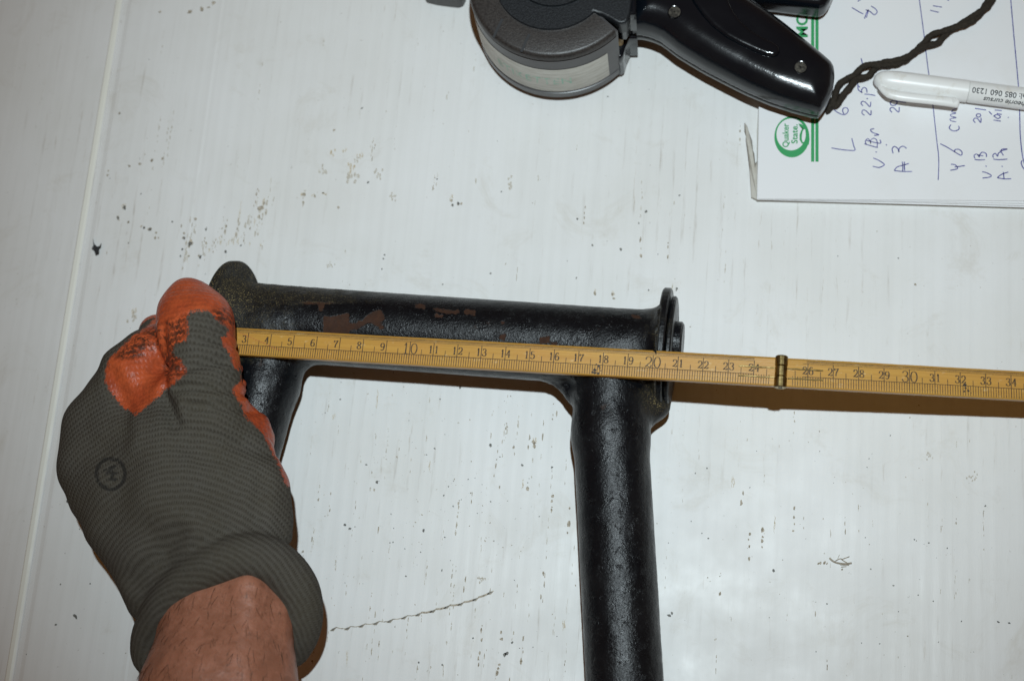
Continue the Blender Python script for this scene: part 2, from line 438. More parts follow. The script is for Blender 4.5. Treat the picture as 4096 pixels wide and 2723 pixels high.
# ------------------------------------------------------------------ bench and cardboard sheet
bt = mesh_obj('table_top', [(-.9, -.5, -.03), (.8, -.5, -.03), (.8, .9, -.03), (-.9, .9, -.03),
                            (-.9, -.5, -.06), (.8, -.5, -.06), (.8, .9, -.06), (-.9, .9, -.06)],
              [(0, 1, 2, 3), (7, 6, 5, 4), (0, 4, 5, 1), (1, 5, 6, 2), (2, 6, 7, 3), (3, 7, 4, 0)], mtable.m)
bt['kind'] = 'structure'
ga = Ps(42, 2723); gb = Ps(486, 0)
gdir = (gb - ga).normalized(); gn = Vector((gdir.y, -gdir.x, 0))
GM = Matrix(((gn.x, gdir.x, 0, ga.x), (gn.y, gdir.y, 0, ga.y), (0, 0, 1, 0), (0, 0, 0, 1)))
prof = [(-.20, -.0160), (-.12, -.0094), (-.05, -.0038), (-.01, -.0006), (-.0028, .0), (-.0022, .00045), (-.0006, .00040), (.0008, -.0001), (.0012, -.0005), (.0032, -.00055), (.0052, -.00005), (.014, 0)]
prof += [(.0485, 0), (.0500, .00010), (.0512, -.00005), (.0525, .0), (.10, 0), (.3, 0), (.62, 0)]
V, Fc = [], []
ys = [-.2, -.1, 0, .1, .2, .3, .4, .5, .6]
for x, z in prof:
    for y in ys: V.append((x, y, z))
ny = len(ys)
for i in range(len(prof) - 1):
    for j in range(ny - 1): Fc.append((i * ny + j, (i + 1) * ny + j, (i + 1) * ny + j + 1, i * ny + j + 1))
top_n = len(V)
for x, z in prof:
    for y in ys: V.append((x, y, z - .0035))
for i in range(len(prof) - 1):
    for j in range(ny - 1): Fc.append((top_n + i * ny + j, top_n + i * ny + j + 1, top_n + (i + 1) * ny + j + 1, top_n + (i + 1) * ny + j))
for i in range(len(prof) - 1):
    for j in (0, ny - 1):
        q = (i * ny + j, (i + 1) * ny + j, top_n + (i + 1) * ny + j, top_n + i * ny + j); Fc.append(q if j else q[::-1])
for j in range(ny - 1):
    for i in (0, len(prof) - 1):
        q = (i * ny + j, i * ny + j + 1, top_n + i * ny + j + 1, top_n + i * ny + j); Fc.append(q if i else q[::-1])
me = bpy.data.meshes.new('cardboard_sheet'); me.from_pydata(V, [], Fc); me.update()
me.materials.append(mc.m)
card = bpy.data.objects.new('cardboard_sheet', me); COL.objects.link(card); card.matrix_world = GM
card['label'] = 'large white corrugated cardboard sheet with a long crease, stained, under everything'; card['category'] = 'cardboard'

def blob(p, r, n=7, el=1.0, ang=0.0, z=.00012):
    vs = []
    for k in range(n):
        a = 2 * math.pi * k / n; rr = r * random.uniform(.55, 1.25)
        x = rr * math.cos(a) * el; y = rr * math.sin(a)
        vs.append(Vector((p.x + x * math.cos(ang) - y * math.sin(ang), p.y + x * math.sin(ang) + y * math.cos(ang), z)))
    return vs, [tuple(range(n))]
dirA = math.atan2(gdir.y, gdir.x)
darks, stains, faints = [], [], []
# dark specks seen in the photograph (2359-wide coordinates, radius in px)
for x, y, r in [(529, 678 - 0, 0), ]: pass
for x, y, r in [(397, 511, 3), (296, 560, 2), (325, 447, 2), (555, 566, 2.5), (1130, 1025, 4), (1060, 893, 3), (1014, 919, 2), (869, 1110, 3.5),
                (844, 1070, 2.5), (806, 1217, 4), (795, 1209, 3), (818, 1213, 2), (976, 1222, 3.5), (1025, 1237, 2), (907, 1216, 2), (1022, 1141, 2), (1044, 1165, 2.5),
                (1033, 1120, 1.5), (1272, 1076, 3), (1152, 1052, 1.5), (1203, 1071, 3), (1216, 1111, 1.5), (935, 1326, 2), (1018, 1313, 2), (1180, 1479, 3), (1090, 1469, 2),
                (1168, 1504, 5), (1163, 1507, 4), (1197, 1492, 1.5), (1228, 1490, 1.5), (965, 1525, 2), (1019, 1530, 2), (1542, 1417, 5), (1548, 1412, 3), (1782, 1313, 4),
                (2270, 1165, 3), (2107, 1242, 2), (2140, 1250, 2), (2182, 1262, 2), (2058, 1348, 2), (2115, 1370, 2.5), (2070, 1408, 2), (2006, 1310, 2), (2150, 1384, 1.5),
                (2215, 1430, 2.5), (2300, 1432, 3), (2325, 1434, 3), (1617, 1228, 2), (1629, 1078, 2.5), (2051, 1003, 1.5), (1430, 575, 3), (1472, 515, 2), (1365, 565, 3),
                (1558, 669, 2), (1488, 488, 3), (1494, 668, 2.5), (1330, 505, 3), (1328, 700 - 60, 2), (1130, 660 - 30, 2.5), (1020, 655, 2), (883, 586 + 10, 3), (886, 587, 2), (880, 680 - 60, 2),
                (848, 430 - 10, 2.5), (1007, 413, 2), (1155, 442, 2), (834, 290 - 40, 2.5), (1560, 665, 3), (2070, 595, 2), (1930, 590, 1.5), (1565, 450, 2), (1130, 1155, 2),
                (173, 1419, 4), (176, 1423, 2.5), (129, 1438, 3), (183, 1218, 1.5), (140, 1345, 2), (208, 1344, 2), (141, 1020, 2.5), (157, 1155, 5), (162, 1150, 5), (284, 1300, 2), (166, 1152, 4),
                (310, 1432, 2), (1540, 1250, 1.5), (1592, 1200, 1.5), (1602, 1090, 2), (1632, 1240, 2), (1905, 1390, 2), (1880, 1500, 1.5), (1985, 1480, 1.5)]:
    darks.append(blob(P(x, y), plen(r * .95, x, y, 0), 7, random.uniform(.9, 1.5), random.uniform(0, 3)))
# scattered fine specks, denser near the working area
for k in range(520):
    if k < 260: x, y = random.gauss(1030, 210), random.gauss(1130, 150)
    elif k < 380: x, y = random.gauss(1900, 260), random.gauss(1250, 200)
    else: x, y = random.uniform(60, 2359), random.uniform(20, 1568)
    r = abs(random.gauss(0, .9)) + .35
    (darks if random.random() < .28 else stains if random.random() < .6 else faints).append(blob(P(x, y), plen(r * .8, x, y, 0), 5, random.uniform(.8, 1.8), random.uniform(0, 3)))
# streaks along the flutes: dotted runs
def run(x, y, ln, wd, lst, dens=.6):
    p = P(x, y); L = plen(ln, x, y, 0); t = 0
    while t < L:
        s = random.uniform(.0012, .0045)
        if random.random() < dens:
            q = p - gdir * t; q += gn * random.gauss(0, .00018)
            lst.append(blob(q, plen(wd, x, y, 0) * random.uniform(.35, 1), 8, s / plen(wd, x, y, 0) * .45, dirA, .00010 + random.random() * .00003))
        t += s
for k in range(270):
    u = random.random()
    if u < .55: x, y = random.uniform(690, 1330), random.uniform(900, 1568)
    elif u < .8: x, y = random.uniform(1530, 2340), random.uniform(950, 1560)
    else: x, y = random.uniform(250, 1750), random.uniform(60, 620)
    # fall on a ridge of the board
    lp = GM.inverted() @ P(x, y); lp.x = round(lp.x / .0056) * .0056 + .0014; q = GM @ lp
    pj = proj(np.array([[q.x, q.y, 0]]))[0]
    run(pj[0], pj[1], random.uniform(8, 60), random.uniform(.7, 2.2), faints if random.random() < .72 else stains, random.uniform(.35, .75))
for x, y, ln, wd in [(868, 1385, 120, 2), (1052, 1290, 190, 2), (1145, 1040, 60, 3), (1185, 1020, 40, 3), (1275, 1120, 60, 4), (1312, 1170, 60, 4), (1250, 1320, 60, 3), (1155, 1455, 110, 4),
                     (1205, 1470, 70, 3), (1110, 1440, 100, 3), (1330, 1010, 70, 2), (1228, 1060, 40, 2), (1195, 960, 40, 2), (1275, 930, 60, 3), (735, 1120, 40, 3), (700, 1270, 60, 3),
                     (1710, 1135, 60, 4), (1830, 1170, 60, 5), (1756, 1215, 70, 4), (1727, 1230, 60, 4), (1720, 990, 40, 2), (1660, 1320, 80, 3), (440, 500, 120, 2), (465, 560, 60, 3),
                     (600, 470, 45, 5), (595, 500, 50, 3), (565, 520, 50, 3), (540, 520, 40, 5), (500, 540, 40, 4), (475, 560, 60, 3), (520, 520, 45, 3), (430, 560, 60, 3), (370, 270, 130, 2),
                     (390, 280, 110, 2), (400, 260, 110, 2), (1480, 420, 110, 2), (1478, 540, 60, 3), (1550, 660, 50, 2), (1672, 570, 90, 1.5), (1560, 700, 60, 2), (1540, 560, 40, 3)]:
    run(x, y, ln, wd, stains if (wd > 2.5 and x > 650) else faints, .75)
# the beaded wavy scuff and its fellows
beads = [(766, 1449), (799, 1447), (832, 1441), (865, 1435), (897, 1430), (930, 1422), (962, 1415), (996, 1407), (1028, 1398), (1060, 1391), (1094, 1380), (1128, 1365)]
for i, (x, y) in enumerate(beads):
    stains.append(ribbon_geo([P(x - 6, y + 3, .0002), P(x + 1, y + 1, .0002), P(x + 9, y - 5, .0002)], [.0002, plen(6.5, x, y, 0), .0003]))
    darks.append(ribbon_geo([P(x - 3, y + 3, .00025), P(x + 1, y, .00025), P(x + 6, y - 3, .00025)], [.0002, plen(3.2, x, y, 0), .0002]))
    if i:
        a = beads[i - 1]; stains.append(ribbon_geo([P(a[0] + 8, a[1] - 5, .0002), P((a[0] + x) / 2 + 3, (a[1] + y) / 2 - 1, .0002), P(x, y, .0002)], .00035 if i < 7 else .0008))
for x, y, r in [(287, 478, 4.5), (272, 500, 3), (274, 507, 2), (296, 512, 2.5), (326, 522, 2.5), (345, 528, 4), (333, 525, 2.5), (360, 536, 3), (358, 548, 3), (365, 548, 2), (440, 560, 5), (436, 568, 3),
                (425, 538, 3), (422, 548, 2.5), (475, 560, 3), (458, 590, 2.5), (435, 590, 2.5), (450, 505, 3), (248, 404, 3), (250, 394, 2.5), (298, 383, 3), (323, 378, 3.5), (350, 370, 4), (374, 366, 3),
                (369, 28, 3), (437, 28, 5), (465, 22, 5), (492, 8, 5), (480, 18, 3), (275, 262, 3), (1040, 462, 4), (1055, 470, 3), (1042, 474, 2.5), (1063, 470, 3), (700, 448, 4), (725, 452, 3), (780, 470 + 8, 3), (600, 480, 6),
                (862, 1128, 3), (1215, 1125, 4), (1230, 1019, 5), (1232, 1028, 4), (1370, 676, 4), (1412, 678, 4), (1414, 688, 3), (1990, 662 - 0, 0.1), (1978, 610 + 70, 0.1), (2108, 655, 3), (770, 300, 3)]:
    stains.append(blob(P(x, y), plen(r, x, y, 0), 8, 1.2, random.uniform(0, 3), .00016))
for x, y, r in [(1110, 1330, 10), (620, 420, 0.5), (1178, 755 - 330, 14), (805, 410, 18), (745, 395, 12), (820, 370, 9), (870, 400, 12), (905, 455, 10), (760, 610, 8), (310, 735 - 10, 14), (2240, 1100, 10), (2140, 1050, 8)]:
    for q in range(9):
        faints.append(blob(P(x + random.gauss(0, r * .5), y + random.gauss(0, r * .5)), plen(r * .22, x, y, 0), 6, 1.6, dirA, .00008 + q * .000004))
for x, y, ln, wd in [(520, 505, 40, 5), (508, 530, 30, 4), (548, 512, 34, 4), (572, 500, 30, 4), (612, 470, 40, 6), (600, 500, 40, 4), (436, 545, 50, 3.5), (445, 520, 30, 3), (470, 552, 36, 3), (496, 560, 22, 4),
                     (630, 455, 26, 3), (560, 540, 20, 4), (590, 440, 40, 3), (705, 440, 30, 3), (860, 330, 40, 3), (1000, 400, 40, 3), (1165, 980, 30, 4), (1390, 760, 20, 3)]:
    for q in range(3): run(x + random.gauss(0, 3), y + random.gauss(0, 4), ln, wd * .55, stains if q == 0 else faints, .8)
m_tan = Mat('tan_smear', (.6, .5, .34), .8, spec=.1)
m_tan.color(m_tan.mix(m_tan.ramp(m_tan.noise(700, 4, .8), [(0.4, 0), (0.62, 1)]), (.50, .40, .26), (.76, .74, .68)))
tans = []
for x, y, ln, wd in [(607, 462, 30, 7), (600, 478, 22, 5), (588, 505, 24, 3), (555, 470, 50, 3), (540, 545, 26, 5), (526, 550, 30, 4), (508, 552, 26, 4), (548, 550, 24, 5), (575, 560, 12, 4), (601, 562, 12, 3), (482, 575, 12, 6), (442, 552, 14, 8), (434, 580, 40, 2),
                     (700, 445, 10, 9), (722, 448, 8, 6), (745, 445, 6, 14), (812, 380, 30, 14), (830, 355, 18, 9), (765, 350, 22, 10), (795, 345, 20, 8), (1370, 668, 12, 6), (1411, 672, 20, 5), (1232, 1010, 18, 7), (1785, 1195, 40, 3), (1040, 450, 14, 5), (287, 470, 14, 5),
                     (1205, 1110, 26, 4), (870, 905, 50, 3), (770, 955, 20, 5), (1300, 1430, 30, 6), (800, 1500, 40, 4), (1690, 1100, 40, 4), (990, 1065, 30, 4), (310, 770 - 60, 20, 8)]:
    for q in range(4):
        cx_, cy_ = x + random.gauss(0, wd * .35), y + random.gauss(0, ln * .15)
        p_ = P(cx_, cy_); L_ = plen(ln * random.uniform(.3, .8), x, y, 0)
        pts = [p_ - gdir * (L_ * t) + gn * random.gauss(0, .0002) + Vector((0, 0, .00006 + q * .00001)) for t in (0, .25, .5, .75, 1)]
        w0 = plen(max(1.2, wd * .38), x, y, 0)
        tans.append(ribbon_geo(pts, [w0 * .2, w0 * random.uniform(.5, 1), w0, w0 * random.uniform(.4, 1), w0 * .15]))
V, Fc = join_geo(tans); o = mesh_obj('tan_smear', V, Fc, m_tan.m, kind='stuff'); o.parent = card; o.matrix_parent_inverse = GM.inverted()
for x, y, r in [(287, 479, 3.5), (272, 502, 3), (438, 563, 4.5), (425, 548, 2.5), (346, 529, 3), (332, 524, 2.5), (475, 528, 3), (420, 575, 2.5), (462, 592, 3), (520, 580, 3), (416, 590, 2), (1056, 470, 3), (1043, 473, 2.5)]:
    darks.append(blob(P(x, y), plen(r, x, y, 0), 8, 1.5, dirA + random.uniform(-.4, .4), .0002))
for nm, lst, m in (('dark_speck', darks, m_speck), ('dirt_stain', stains, m_stain), ('faint_stain', faints, m_faint)):
    V, Fc = join_geo(lst)
    o = mesh_obj(nm, V, Fc, m.m, kind='stuff')
    o.parent = card; o.matrix_parent_inverse = GM.inverted()

# black paint chip, torn scuff
def chip(name, pts, h, mat, label, cat, curl=0.0):
    c = P(*pts[0]); top = [P(x, y, h + curl * ((i * 7) % 3)) for i, (x, y) in enumerate(pts)]
    bot = [P(x, y, .00015) for x, y in pts]
    V, Fc = prism_geo([bot, top], 0, 0)
    o = mesh_obj(name, V, Fc, mat)
    if label: o['label'] = label; o['category'] = cat
    return o
chip('paint_chip', [(214, 549), (217, 562), (224, 568), (229, 567), (233, 560), (232, 569), (228, 574), (228, 584), (220, 588), (217, 578), (211, 573), (215, 565)], .0012, m_dark.m,
     'small black paint chip lying beside the crease of the cardboard', 'paint chip', .0004)
tear = empty('torn_fibre', P(1935, 1290), 'small brown torn fibre stuck to the cardboard at lower right', 'fibre')
tg = [tube_geo(spline([P(*q, .0006) for q in pp], 4), plen(wd, 1935, 1290, 0), 6) for pp, wd in
      [([(1911, 1284), (1918, 1291), (1930, 1296), (1948, 1298), (1962, 1296)], 2.0), ([(1925, 1291), (1936, 1286), (1942, 1290), (1952, 1296)], 1.0),
       ([(1938, 1288), (1952, 1283), (1957, 1281)], .9), ([(1936, 1300), (1956, 1301)], .9), ([(1938, 1305), (1950, 1304)], .8), ([(1930, 1286), (1934, 1277)], .6)]]
mesh_obj('strand', *join_geo(tg), m_stain.m, tear, True)
darks2 = [blob(P(x, y), plen(r, x, y, 0), 7, 1.5, 1) for x, y, r in [(1900, 1296, 3), (1905, 1297, 2), (1890, 1296, 3), (1885, 1298, 2), (1940, 1311, 2)]]
mesh_obj('crumb', *join_geo(darks2), m_stain.m, tear)

# ------------------------------------------------------------------ centre stand
Tl = P(528, 736.5, .0215); Tr = P(1528, 807.5, .0310)
tax = (Tr - Tl).normalized(); TL = (Tr - Tl).length
RT = .0163
legR0 = P(1404, 830, .0300); legR1 = P(1407, 1000, .0285); legR2 = P(1443, 1640, .0240)
legL0 = P(630, 780, .0215); legL1 = P(612, 880, .0205); legL2 = P(430, 1560, .0165)
rR = plen(88, 1407, 1000, .0285) * .985; rL = rR * .93
A = np.array(Tl); B = np.array(tax)
wj = P(1300, 890, .028)
side = Vector((0, 0, 1)).cross(tax).normalized()           # towards image top
def f_stand(X, Y, Z):
    px, py, pz = X - A[0], Y - A[1], Z - A[2]
    t = px * B[0] + py * B[1] + pz * B[2]
    q = np.sqrt(np.maximum((px - t * B[0]) ** 2 + (py - t * B[1]) ** 2 + (pz - t * B[2]) ** 2, 0))
    r = RT + .0050 * np.exp(-np.maximum(t + .002, 0) / .0040) + .0006 * np.exp(-np.maximum(t, 0) / .03) + .0048 * np.exp(-np.maximum(TL - .001 - t, 0) / .0028)
    f = np.maximum((q - r) * .9, np.maximum(-t - .004, t - TL + .001))
    for a, b, r0, r1, kk in ((legR0, legR1, rR, rR, .0035), (legR1, legR2, rR, rR * 1.0, .004)):
        g = cone(X, Y, Z, a, b, r0, r1)
        f = smin(f, g, kk)
    g = cone(X, Y, Z, legL0, legL1, rL * 1.0, rL); g = smin(g, cone(X, Y, Z, legL1, legL2, rL, rL * .92), .004)
    f = smin(f, g, .0085)
    # welded web between the right leg and the end plate
    g = cone(X, Y, Z, P(1440, 905, .024), P(1516, 925, .022), .010, .0045)
    f = smin(f, g, .008)
    g = cone(X, Y, Z, P(1475, 965, .020), P(1508, 945, .020), .005, .004)
    f = smin(f, g, .006)
    # weld lumps at the inner corner
    g = cone(X, Y, Z, P(1288, 868, .026), P(1324, 908, .026), .0034, .0040)
    f = smin(f, g, .004)
    n = np.sin(X * 900 + 3 * np.sin(Y * 500)) * np.sin(Y * 830 + 2 * np.sin(Z * 610)) * np.sin(Z * 760 + X * 300)
    weld = np.exp(-((t - .021) / .03) ** 2) + np.exp(-((TL - t) / .03) ** 2)
    return f + .00020 * n * (0.25 + weld) + .0006 * n * np.exp(-(((X - wj.x) / .012) ** 2 + ((Y - wj.y) / .012) ** 2))
lo = [-.235, -.02, -.002]; hi = [.045, .215, .062]
SV, SQ = surface_nets(f_stand, lo, hi, .00125)
pj = proj(SV)
# rust patches where paint is gone, yellow dust at the plates
rustv = np.zeros(len(SV))
for poly in ([(745, 728), (775, 728), (803, 722), (808, 757), (800, 775), (748, 775), (744, 742)],
             [(812, 745), (835, 738), (850, 722), (880, 715), (888, 735), (868, 748), (848, 742), (822, 758), (810, 758)],
             [(738, 695), (745, 695), (747, 716), (736, 716)], [(995, 708), (1020, 712), (1045, 714), (1058, 712), (1058, 724), (1035, 722), (1000, 718)],
             [(952, 700), (980, 702), (980, 712), (952, 708)], [(1000, 722), (1020, 724), (1018, 732), (1002, 730)], [(1155, 740), (1162, 738), (1163, 746), (1156, 747)],
             [(1244, 777), (1264, 775), (1266, 790), (1246, 790)], [(1150, 770), (1165, 770), (1165, 784), (1150, 782)], [(1454, 724), (1475, 726), (1476, 734), (1460, 732)],
             [(690, 695), (735, 697), (780, 697), (780, 699), (735, 700), (690, 699)], [(1270, 788), (1285, 788), (1285, 796), (1270, 796)], [(870, 745), (880, 747), (884, 757), (874, 755)],
             [(1070, 712), (1095, 716), (1095, 728), (1072, 725)], [(1515, 1120), (1520, 1120), (1520, 1130), (1515, 1130)]):
    sd = poly_sd(pj[:, 0], pj[:, 1], poly)
    rustv = np.maximum(rustv, np.clip(.58 - sd / 11.0, 0, 1.0))
tt = (SV - A) @ B
axd = np.sqrt(np.maximum(((SV - A) ** 2).sum(1) - tt ** 2, 0)); near = np.exp(-np.maximum(axd - .022, 0) / .006)
dustv = near * np.exp(-np.maximum(tt, 0) / .026) * 1.1 + near * .55 * np.exp(-np.maximum(TL - tt, 0) / .010) + .35 * np.exp(-((tt - .05) / .03) ** 2) * (pj[:, 1] < 700)
dustv += .5 * np.exp(-(((pj[:, 0] - 1500) / 40) ** 2 + ((pj[:, 1] - 930) / 40) ** 2))
dustv = np.clip(dustv, 0, 1.0)
stand = empty('centre_stand', Vector((-.09, .10, 0)), 'black painted welded steel stand frame with two legs, rusty and chipped, under the ruler', 'metal stand')
fc = SV[SQ].mean(1)
sidev = (fc - A) @ np.array(side)
isleg = (sidev < -.0215)
right_ = isleg & (fc[:, 0] > -.13); left_ = isleg & ~right_
at = {'rust': rustv, 'dust': dustv}
np_obj('cross_tube', SV, SQ[~isleg], ms.m, stand, at)
np_obj('leg', SV, SQ[right_], ms.m, stand, at); np_obj('leg', SV, SQ[left_], ms.m, stand, at)
def disc(c, ax, r, th, mat, parent, name, ry=None, n=48, bev=.0006, seg_off=None, dst=.35):
    """disc across an axis, a bevelled plate"""
    ax = Vector(ax).normalized(); u = Vector((0, 0, 1)); s = ax.cross(u).normalized(); u = s.cross(ax)
    V, Fc = [], []
    rings = [(-th / 2, r - bev), (-th / 2 + bev, r), (th / 2 - bev, r), (th / 2, r - bev)]
    for o, rr in rings:
        for k in range(n):
            a = 2 * math.pi * k / n
            kx = rr / r * (ry or r); w_ = 1 + (seg_off(a) if seg_off else 0)
            V.append(Vector(c) + ax * o + s * (kx * w_ * math.cos(a)) + u * (rr * w_ * math.sin(a)))
    for i in range(3):
        for k in range(n): Fc.append((i * n + k, i * n + (k + 1) % n, (i + 1) * n + (k + 1) % n, (i + 1) * n + k))
    Fc.append(tuple(range(n))[::-1]); Fc.append(tuple(range(3 * n, 4 * n)))
    o = mesh_obj(name, V, Fc, mat, parent)
    a1 = o.data.attributes.new('dust', 'FLOAT', 'POINT'); a1.data.foreach_set('value', [dst] * len(V))
    return o
wob_ = lambda a: .02 * math.sin(3 * a) + .015 * math.sin(5 * a + 1)
disc(P(537, 738, .0195), tax + Vector((0, 0, .16)), .0235, .0040, ms.m, stand, 'end_plate', ry=.0262, dst=.75)
cR = P(1529, 802, .0228)
disc(cR, tax, .0229, .0036, ms.m, stand, 'end_plate', ry=.0256)
disc(cR + tax * .0033 - side * .0012, tax, .0212, .0022, ms.m, stand, 'washer', ry=.0228, seg_off=wob_)
pv = tube_geo([cR + tax * .004 + side * .0025, cR + tax * .0070 + side * .0025, cR + tax * .0078 + side * .0025], [.0092, .0092, .0082], 28)
mesh_obj('pivot_bush', *pv, ms.m, stand)
pv = tube_geo([Tl - tax * .007, Tl - tax * .0215], .0085, 24)
mesh_obj('pivot_bush', *pv, ms.m, stand, True)

# ------------------------------------------------------------------ folding ruler
def z3(x, y): return 800 + x / 2.1445, 1000 + y / 2.1445
def z5(x, y): return 2800 + x / 1.8202, 1200 + y / 1.8202
q3 = z3(419, 814); q24 = z5(405, 537)
p3 = Ps(q3[0] - 7, q3[1], .0405); p24 = Ps(q24[0] - 5, q24[1], .052)
q26 = z5(785, 560); q34 = z5(2250, 642)
p26 = Ps(*q26, .0515); p34 = Ps(*q34, .0425)
ruler = empty('folding_ruler', P(1500, 830, .03), 'narrow yellow boxwood folding ruler with brass hinge, held across the steel stand', 'ruler')
RW = .0117; RTH = .0028
def frame(pa, na, pb, nb):
    ex = (pb - pa) / (nb - na) * 1.0; u = ex.normalized()
    v = (Vector((0, 0, 1)).cross(u)).normalized(); nrm = u.cross(v)
    return pa - u * (.01 * na), u, v, nrm          # origin at 0 cm on the mm base line
fr1 = frame(p3, 3, p24, 24); fr2 = frame(p26, 26, p34, 34)
VB = .0043                       # mm base line lies this far above the lower edge
def rp(fr, cm, v, up_=0.0):      # cm along, v metres from lower edge
    o, u, vv, nn = fr
    return o + u * (cm * .01) + vv * (v - VB) + nn * up_
GLY = {
 '0': [[(.5, 1), (.25, .93), (.1, .7), (.07, .5), (.1, .3), (.25, .07), (.5, 0), (.75, .07), (.9, .3), (.93, .5), (.9, .7), (.75, .93), (.5, 1)]],
 '1': [[(.25, .82), (.42, .88), (.52, 1), (.52, 0)], [(.25, 0), (.8, 0)]],
 '2': [[(.12, .72), (.2, .92), (.45, 1), (.75, .95), (.88, .75), (.8, .52), (.45, .28), (.15, .08), (.1, .02)], [(.1, .04), (.35, .12), (.6, .03), (.82, .03), (.92, .22)]],
 '3': [[(.15, .82), (.3, .97), (.55, 1), (.8, .9), (.82, .68), (.65, .55), (.42, .52)], [(.42, .52), (.7, .5), (.9, .33), (.85, .1), (.6, 0), (.3, .01), (.1, .17), (.17, .25)]],
 '4': [[(.65, 1), (.08, .32), (.95, .32)], [(.65, 1), (.65, 0)], [(.45, 0), (.85, 0)]],
 '5': [[(.85, .98), (.25, .98), (.2, .55), (.45, .64), (.75, .58), (.9, .35), (.8, .1), (.5, 0), (.22, .03), (.1, .2)]],
 '6': [[(.82, .88), (.6, 1), (.32, .92), (.12, .6), (.1, .3), (.25, .05), (.5, 0), (.8, .08), (.9, .3), (.78, .52), (.5, .58), (.2, .45)]],
 '7': [[(.1, .75), (.12, .98), (.3, .9), (.6, .93), (.9, 1), (.6, .6), (.42, .3), (.4, 0)]],
 '8': [[(.5, .54), (.2, .65), (.2, .9), (.5, 1), (.8, .9), (.8, .65), (.5, .54), (.15, .38), (.12, .12), (.5, 0), (.88, .12), (.85, .38), (.5, .54)]],
 '9': [[(.18, .12), (.4, 0), (.68, .08), (.88, .4), (.9, .7), (.75, .95), (.5, 1), (.2, .92), (.1, .7), (.22, .48), (.5, .42), (.8, .55)]]}
def digit(ch, fr, cm, v, hgt, wid):
    out = []
    for st in GLY[ch]:
        pts = spline([Vector((x, y, 0)) for x, y in st], 3) if len(st) > 3 else [Vector((x, y, 0)) for x, y in st]
        pp = [rp(fr, cm + (q.x * wid) * 100, v + q.y * hgt, .00006) for q in pts]
        out.append(ribbon_geo(pp, 0, fr[3], (.00022, .00055, fr[2])))
    return out
def line(fr, c0, v0_, c1, v1_, wd, up_=.00005):
    return ribbon_geo([rp(fr, c0, v0_, up_), rp(fr, c1, v1_, up_)], wd, fr[3])
def seg_blade(fr, ca, cb, name):
    V, Fc = [], []
    b = .0004
    sec = [(0, -RTH), (0, -b), (b, 0), (RW - .0009, 0), (RW, -.0007), (RW, -RTH)]
    N = 40
    for i in range(N + 1):
        cm = ca + (cb - ca) * i / N
        for v, z in sec: V.append(rp(fr, cm, v + random.gauss(0, .00003), z))
    m_ = len(sec)
    for i in range(N):
        for k in range(m_):
            Fc.append((i * m_ + k, (i + 1) * m_ + k, (i + 1) * m_ + (k + 1) % m_, i * m_ + (k + 1) % m_))
    Fc.append(tuple(range(m_))); Fc.append(tuple(range(N * m_, (N + 1) * m_))[::-1])
    me = bpy.data.meshes.new(name)
    # local frame along the blade so the grain follows it
    mat4 = Matrix((( *[fr[1][i] for i in range(0)],),)) if False else None
    R_ = Matrix((fr[1], fr[2], fr[3])).transposed().to_4x4(); R_.translation = fr[0]
    inv = R_.inverted()
    me.from_pydata([tuple(inv @ v) for v in V], [], Fc); me.update(); me.materials.append(mw.m)
    o = bpy.data.objects.new(name, me); COL.objects.link(o); o.parent = ruler
    o.matrix_parent_inverse = Matrix.Translation(-ruler.location); o.matrix_basis = R_
    bmx = bmesh.new(); bmx.from_mesh(me); bmesh.ops.recalc_face_normals(bmx, faces=bmx.faces); bmx.to_mesh(me); bmx.free()
    return o
HC = 25.0 + .0                    # hinge at 25 cm
seg_blade(fr1, .6, 24.95, 'blade'); seg_blade(fr2, 25.05, 36.5, 'blade')
marks, nums = [], []
def scale(fr, c0, c1, mm0, mm1):
    top = RW * .83
    for k in range(mm0, mm1):
        cm = k / 10
        v1 = VB
        if k % 10 == 0: v1 = top if k % 10 == 0 else VB
        elif k % 5 == 0: v1 = VB + .0023
        marks.append(line(fr, cm, .0004, cm, v1, .00026 if k % 10 else .00033))
    marks.append(line(fr, c0, VB, c1, VB, .00026))
    for v in (.82, .865, .905): marks.append(line(fr, c0 + (.15 if v > .86 else 0), RW * v, c1, RW * v, .00017 if v < .9 else .00026))
scale(fr1, .8, 24.0, 8, 247); scale(fr2, 25.8, 36.4, 254, 362)
for cm in list(range(1, 25)) + list(range(26, 36)):
    fr = fr1 if cm < 25 else fr2
    s_ = str(cm)
    if cm in (10, 20, 30): h_, w_, v_ = .0043, .0028, VB + .0003
    else: h_, w_, v_ = .0030, .0018, VB + .0010
    if len(s_) == 1: nums += digit(s_, fr, cm - .255, v_, h_, w_)
    else:
        nums += digit(s_[0], fr, cm - (w_ + .0003) * 100, v_, h_, w_); nums += digit(s_[1], fr, cm + .035, v_, h_, w_)
mesh_obj('scale_mark', *join_geo(marks), m_ink.m, ruler, kind='stuff')
mesh_obj('numeral', *join_geo(nums), m_ink.m, ruler, kind='stuff')
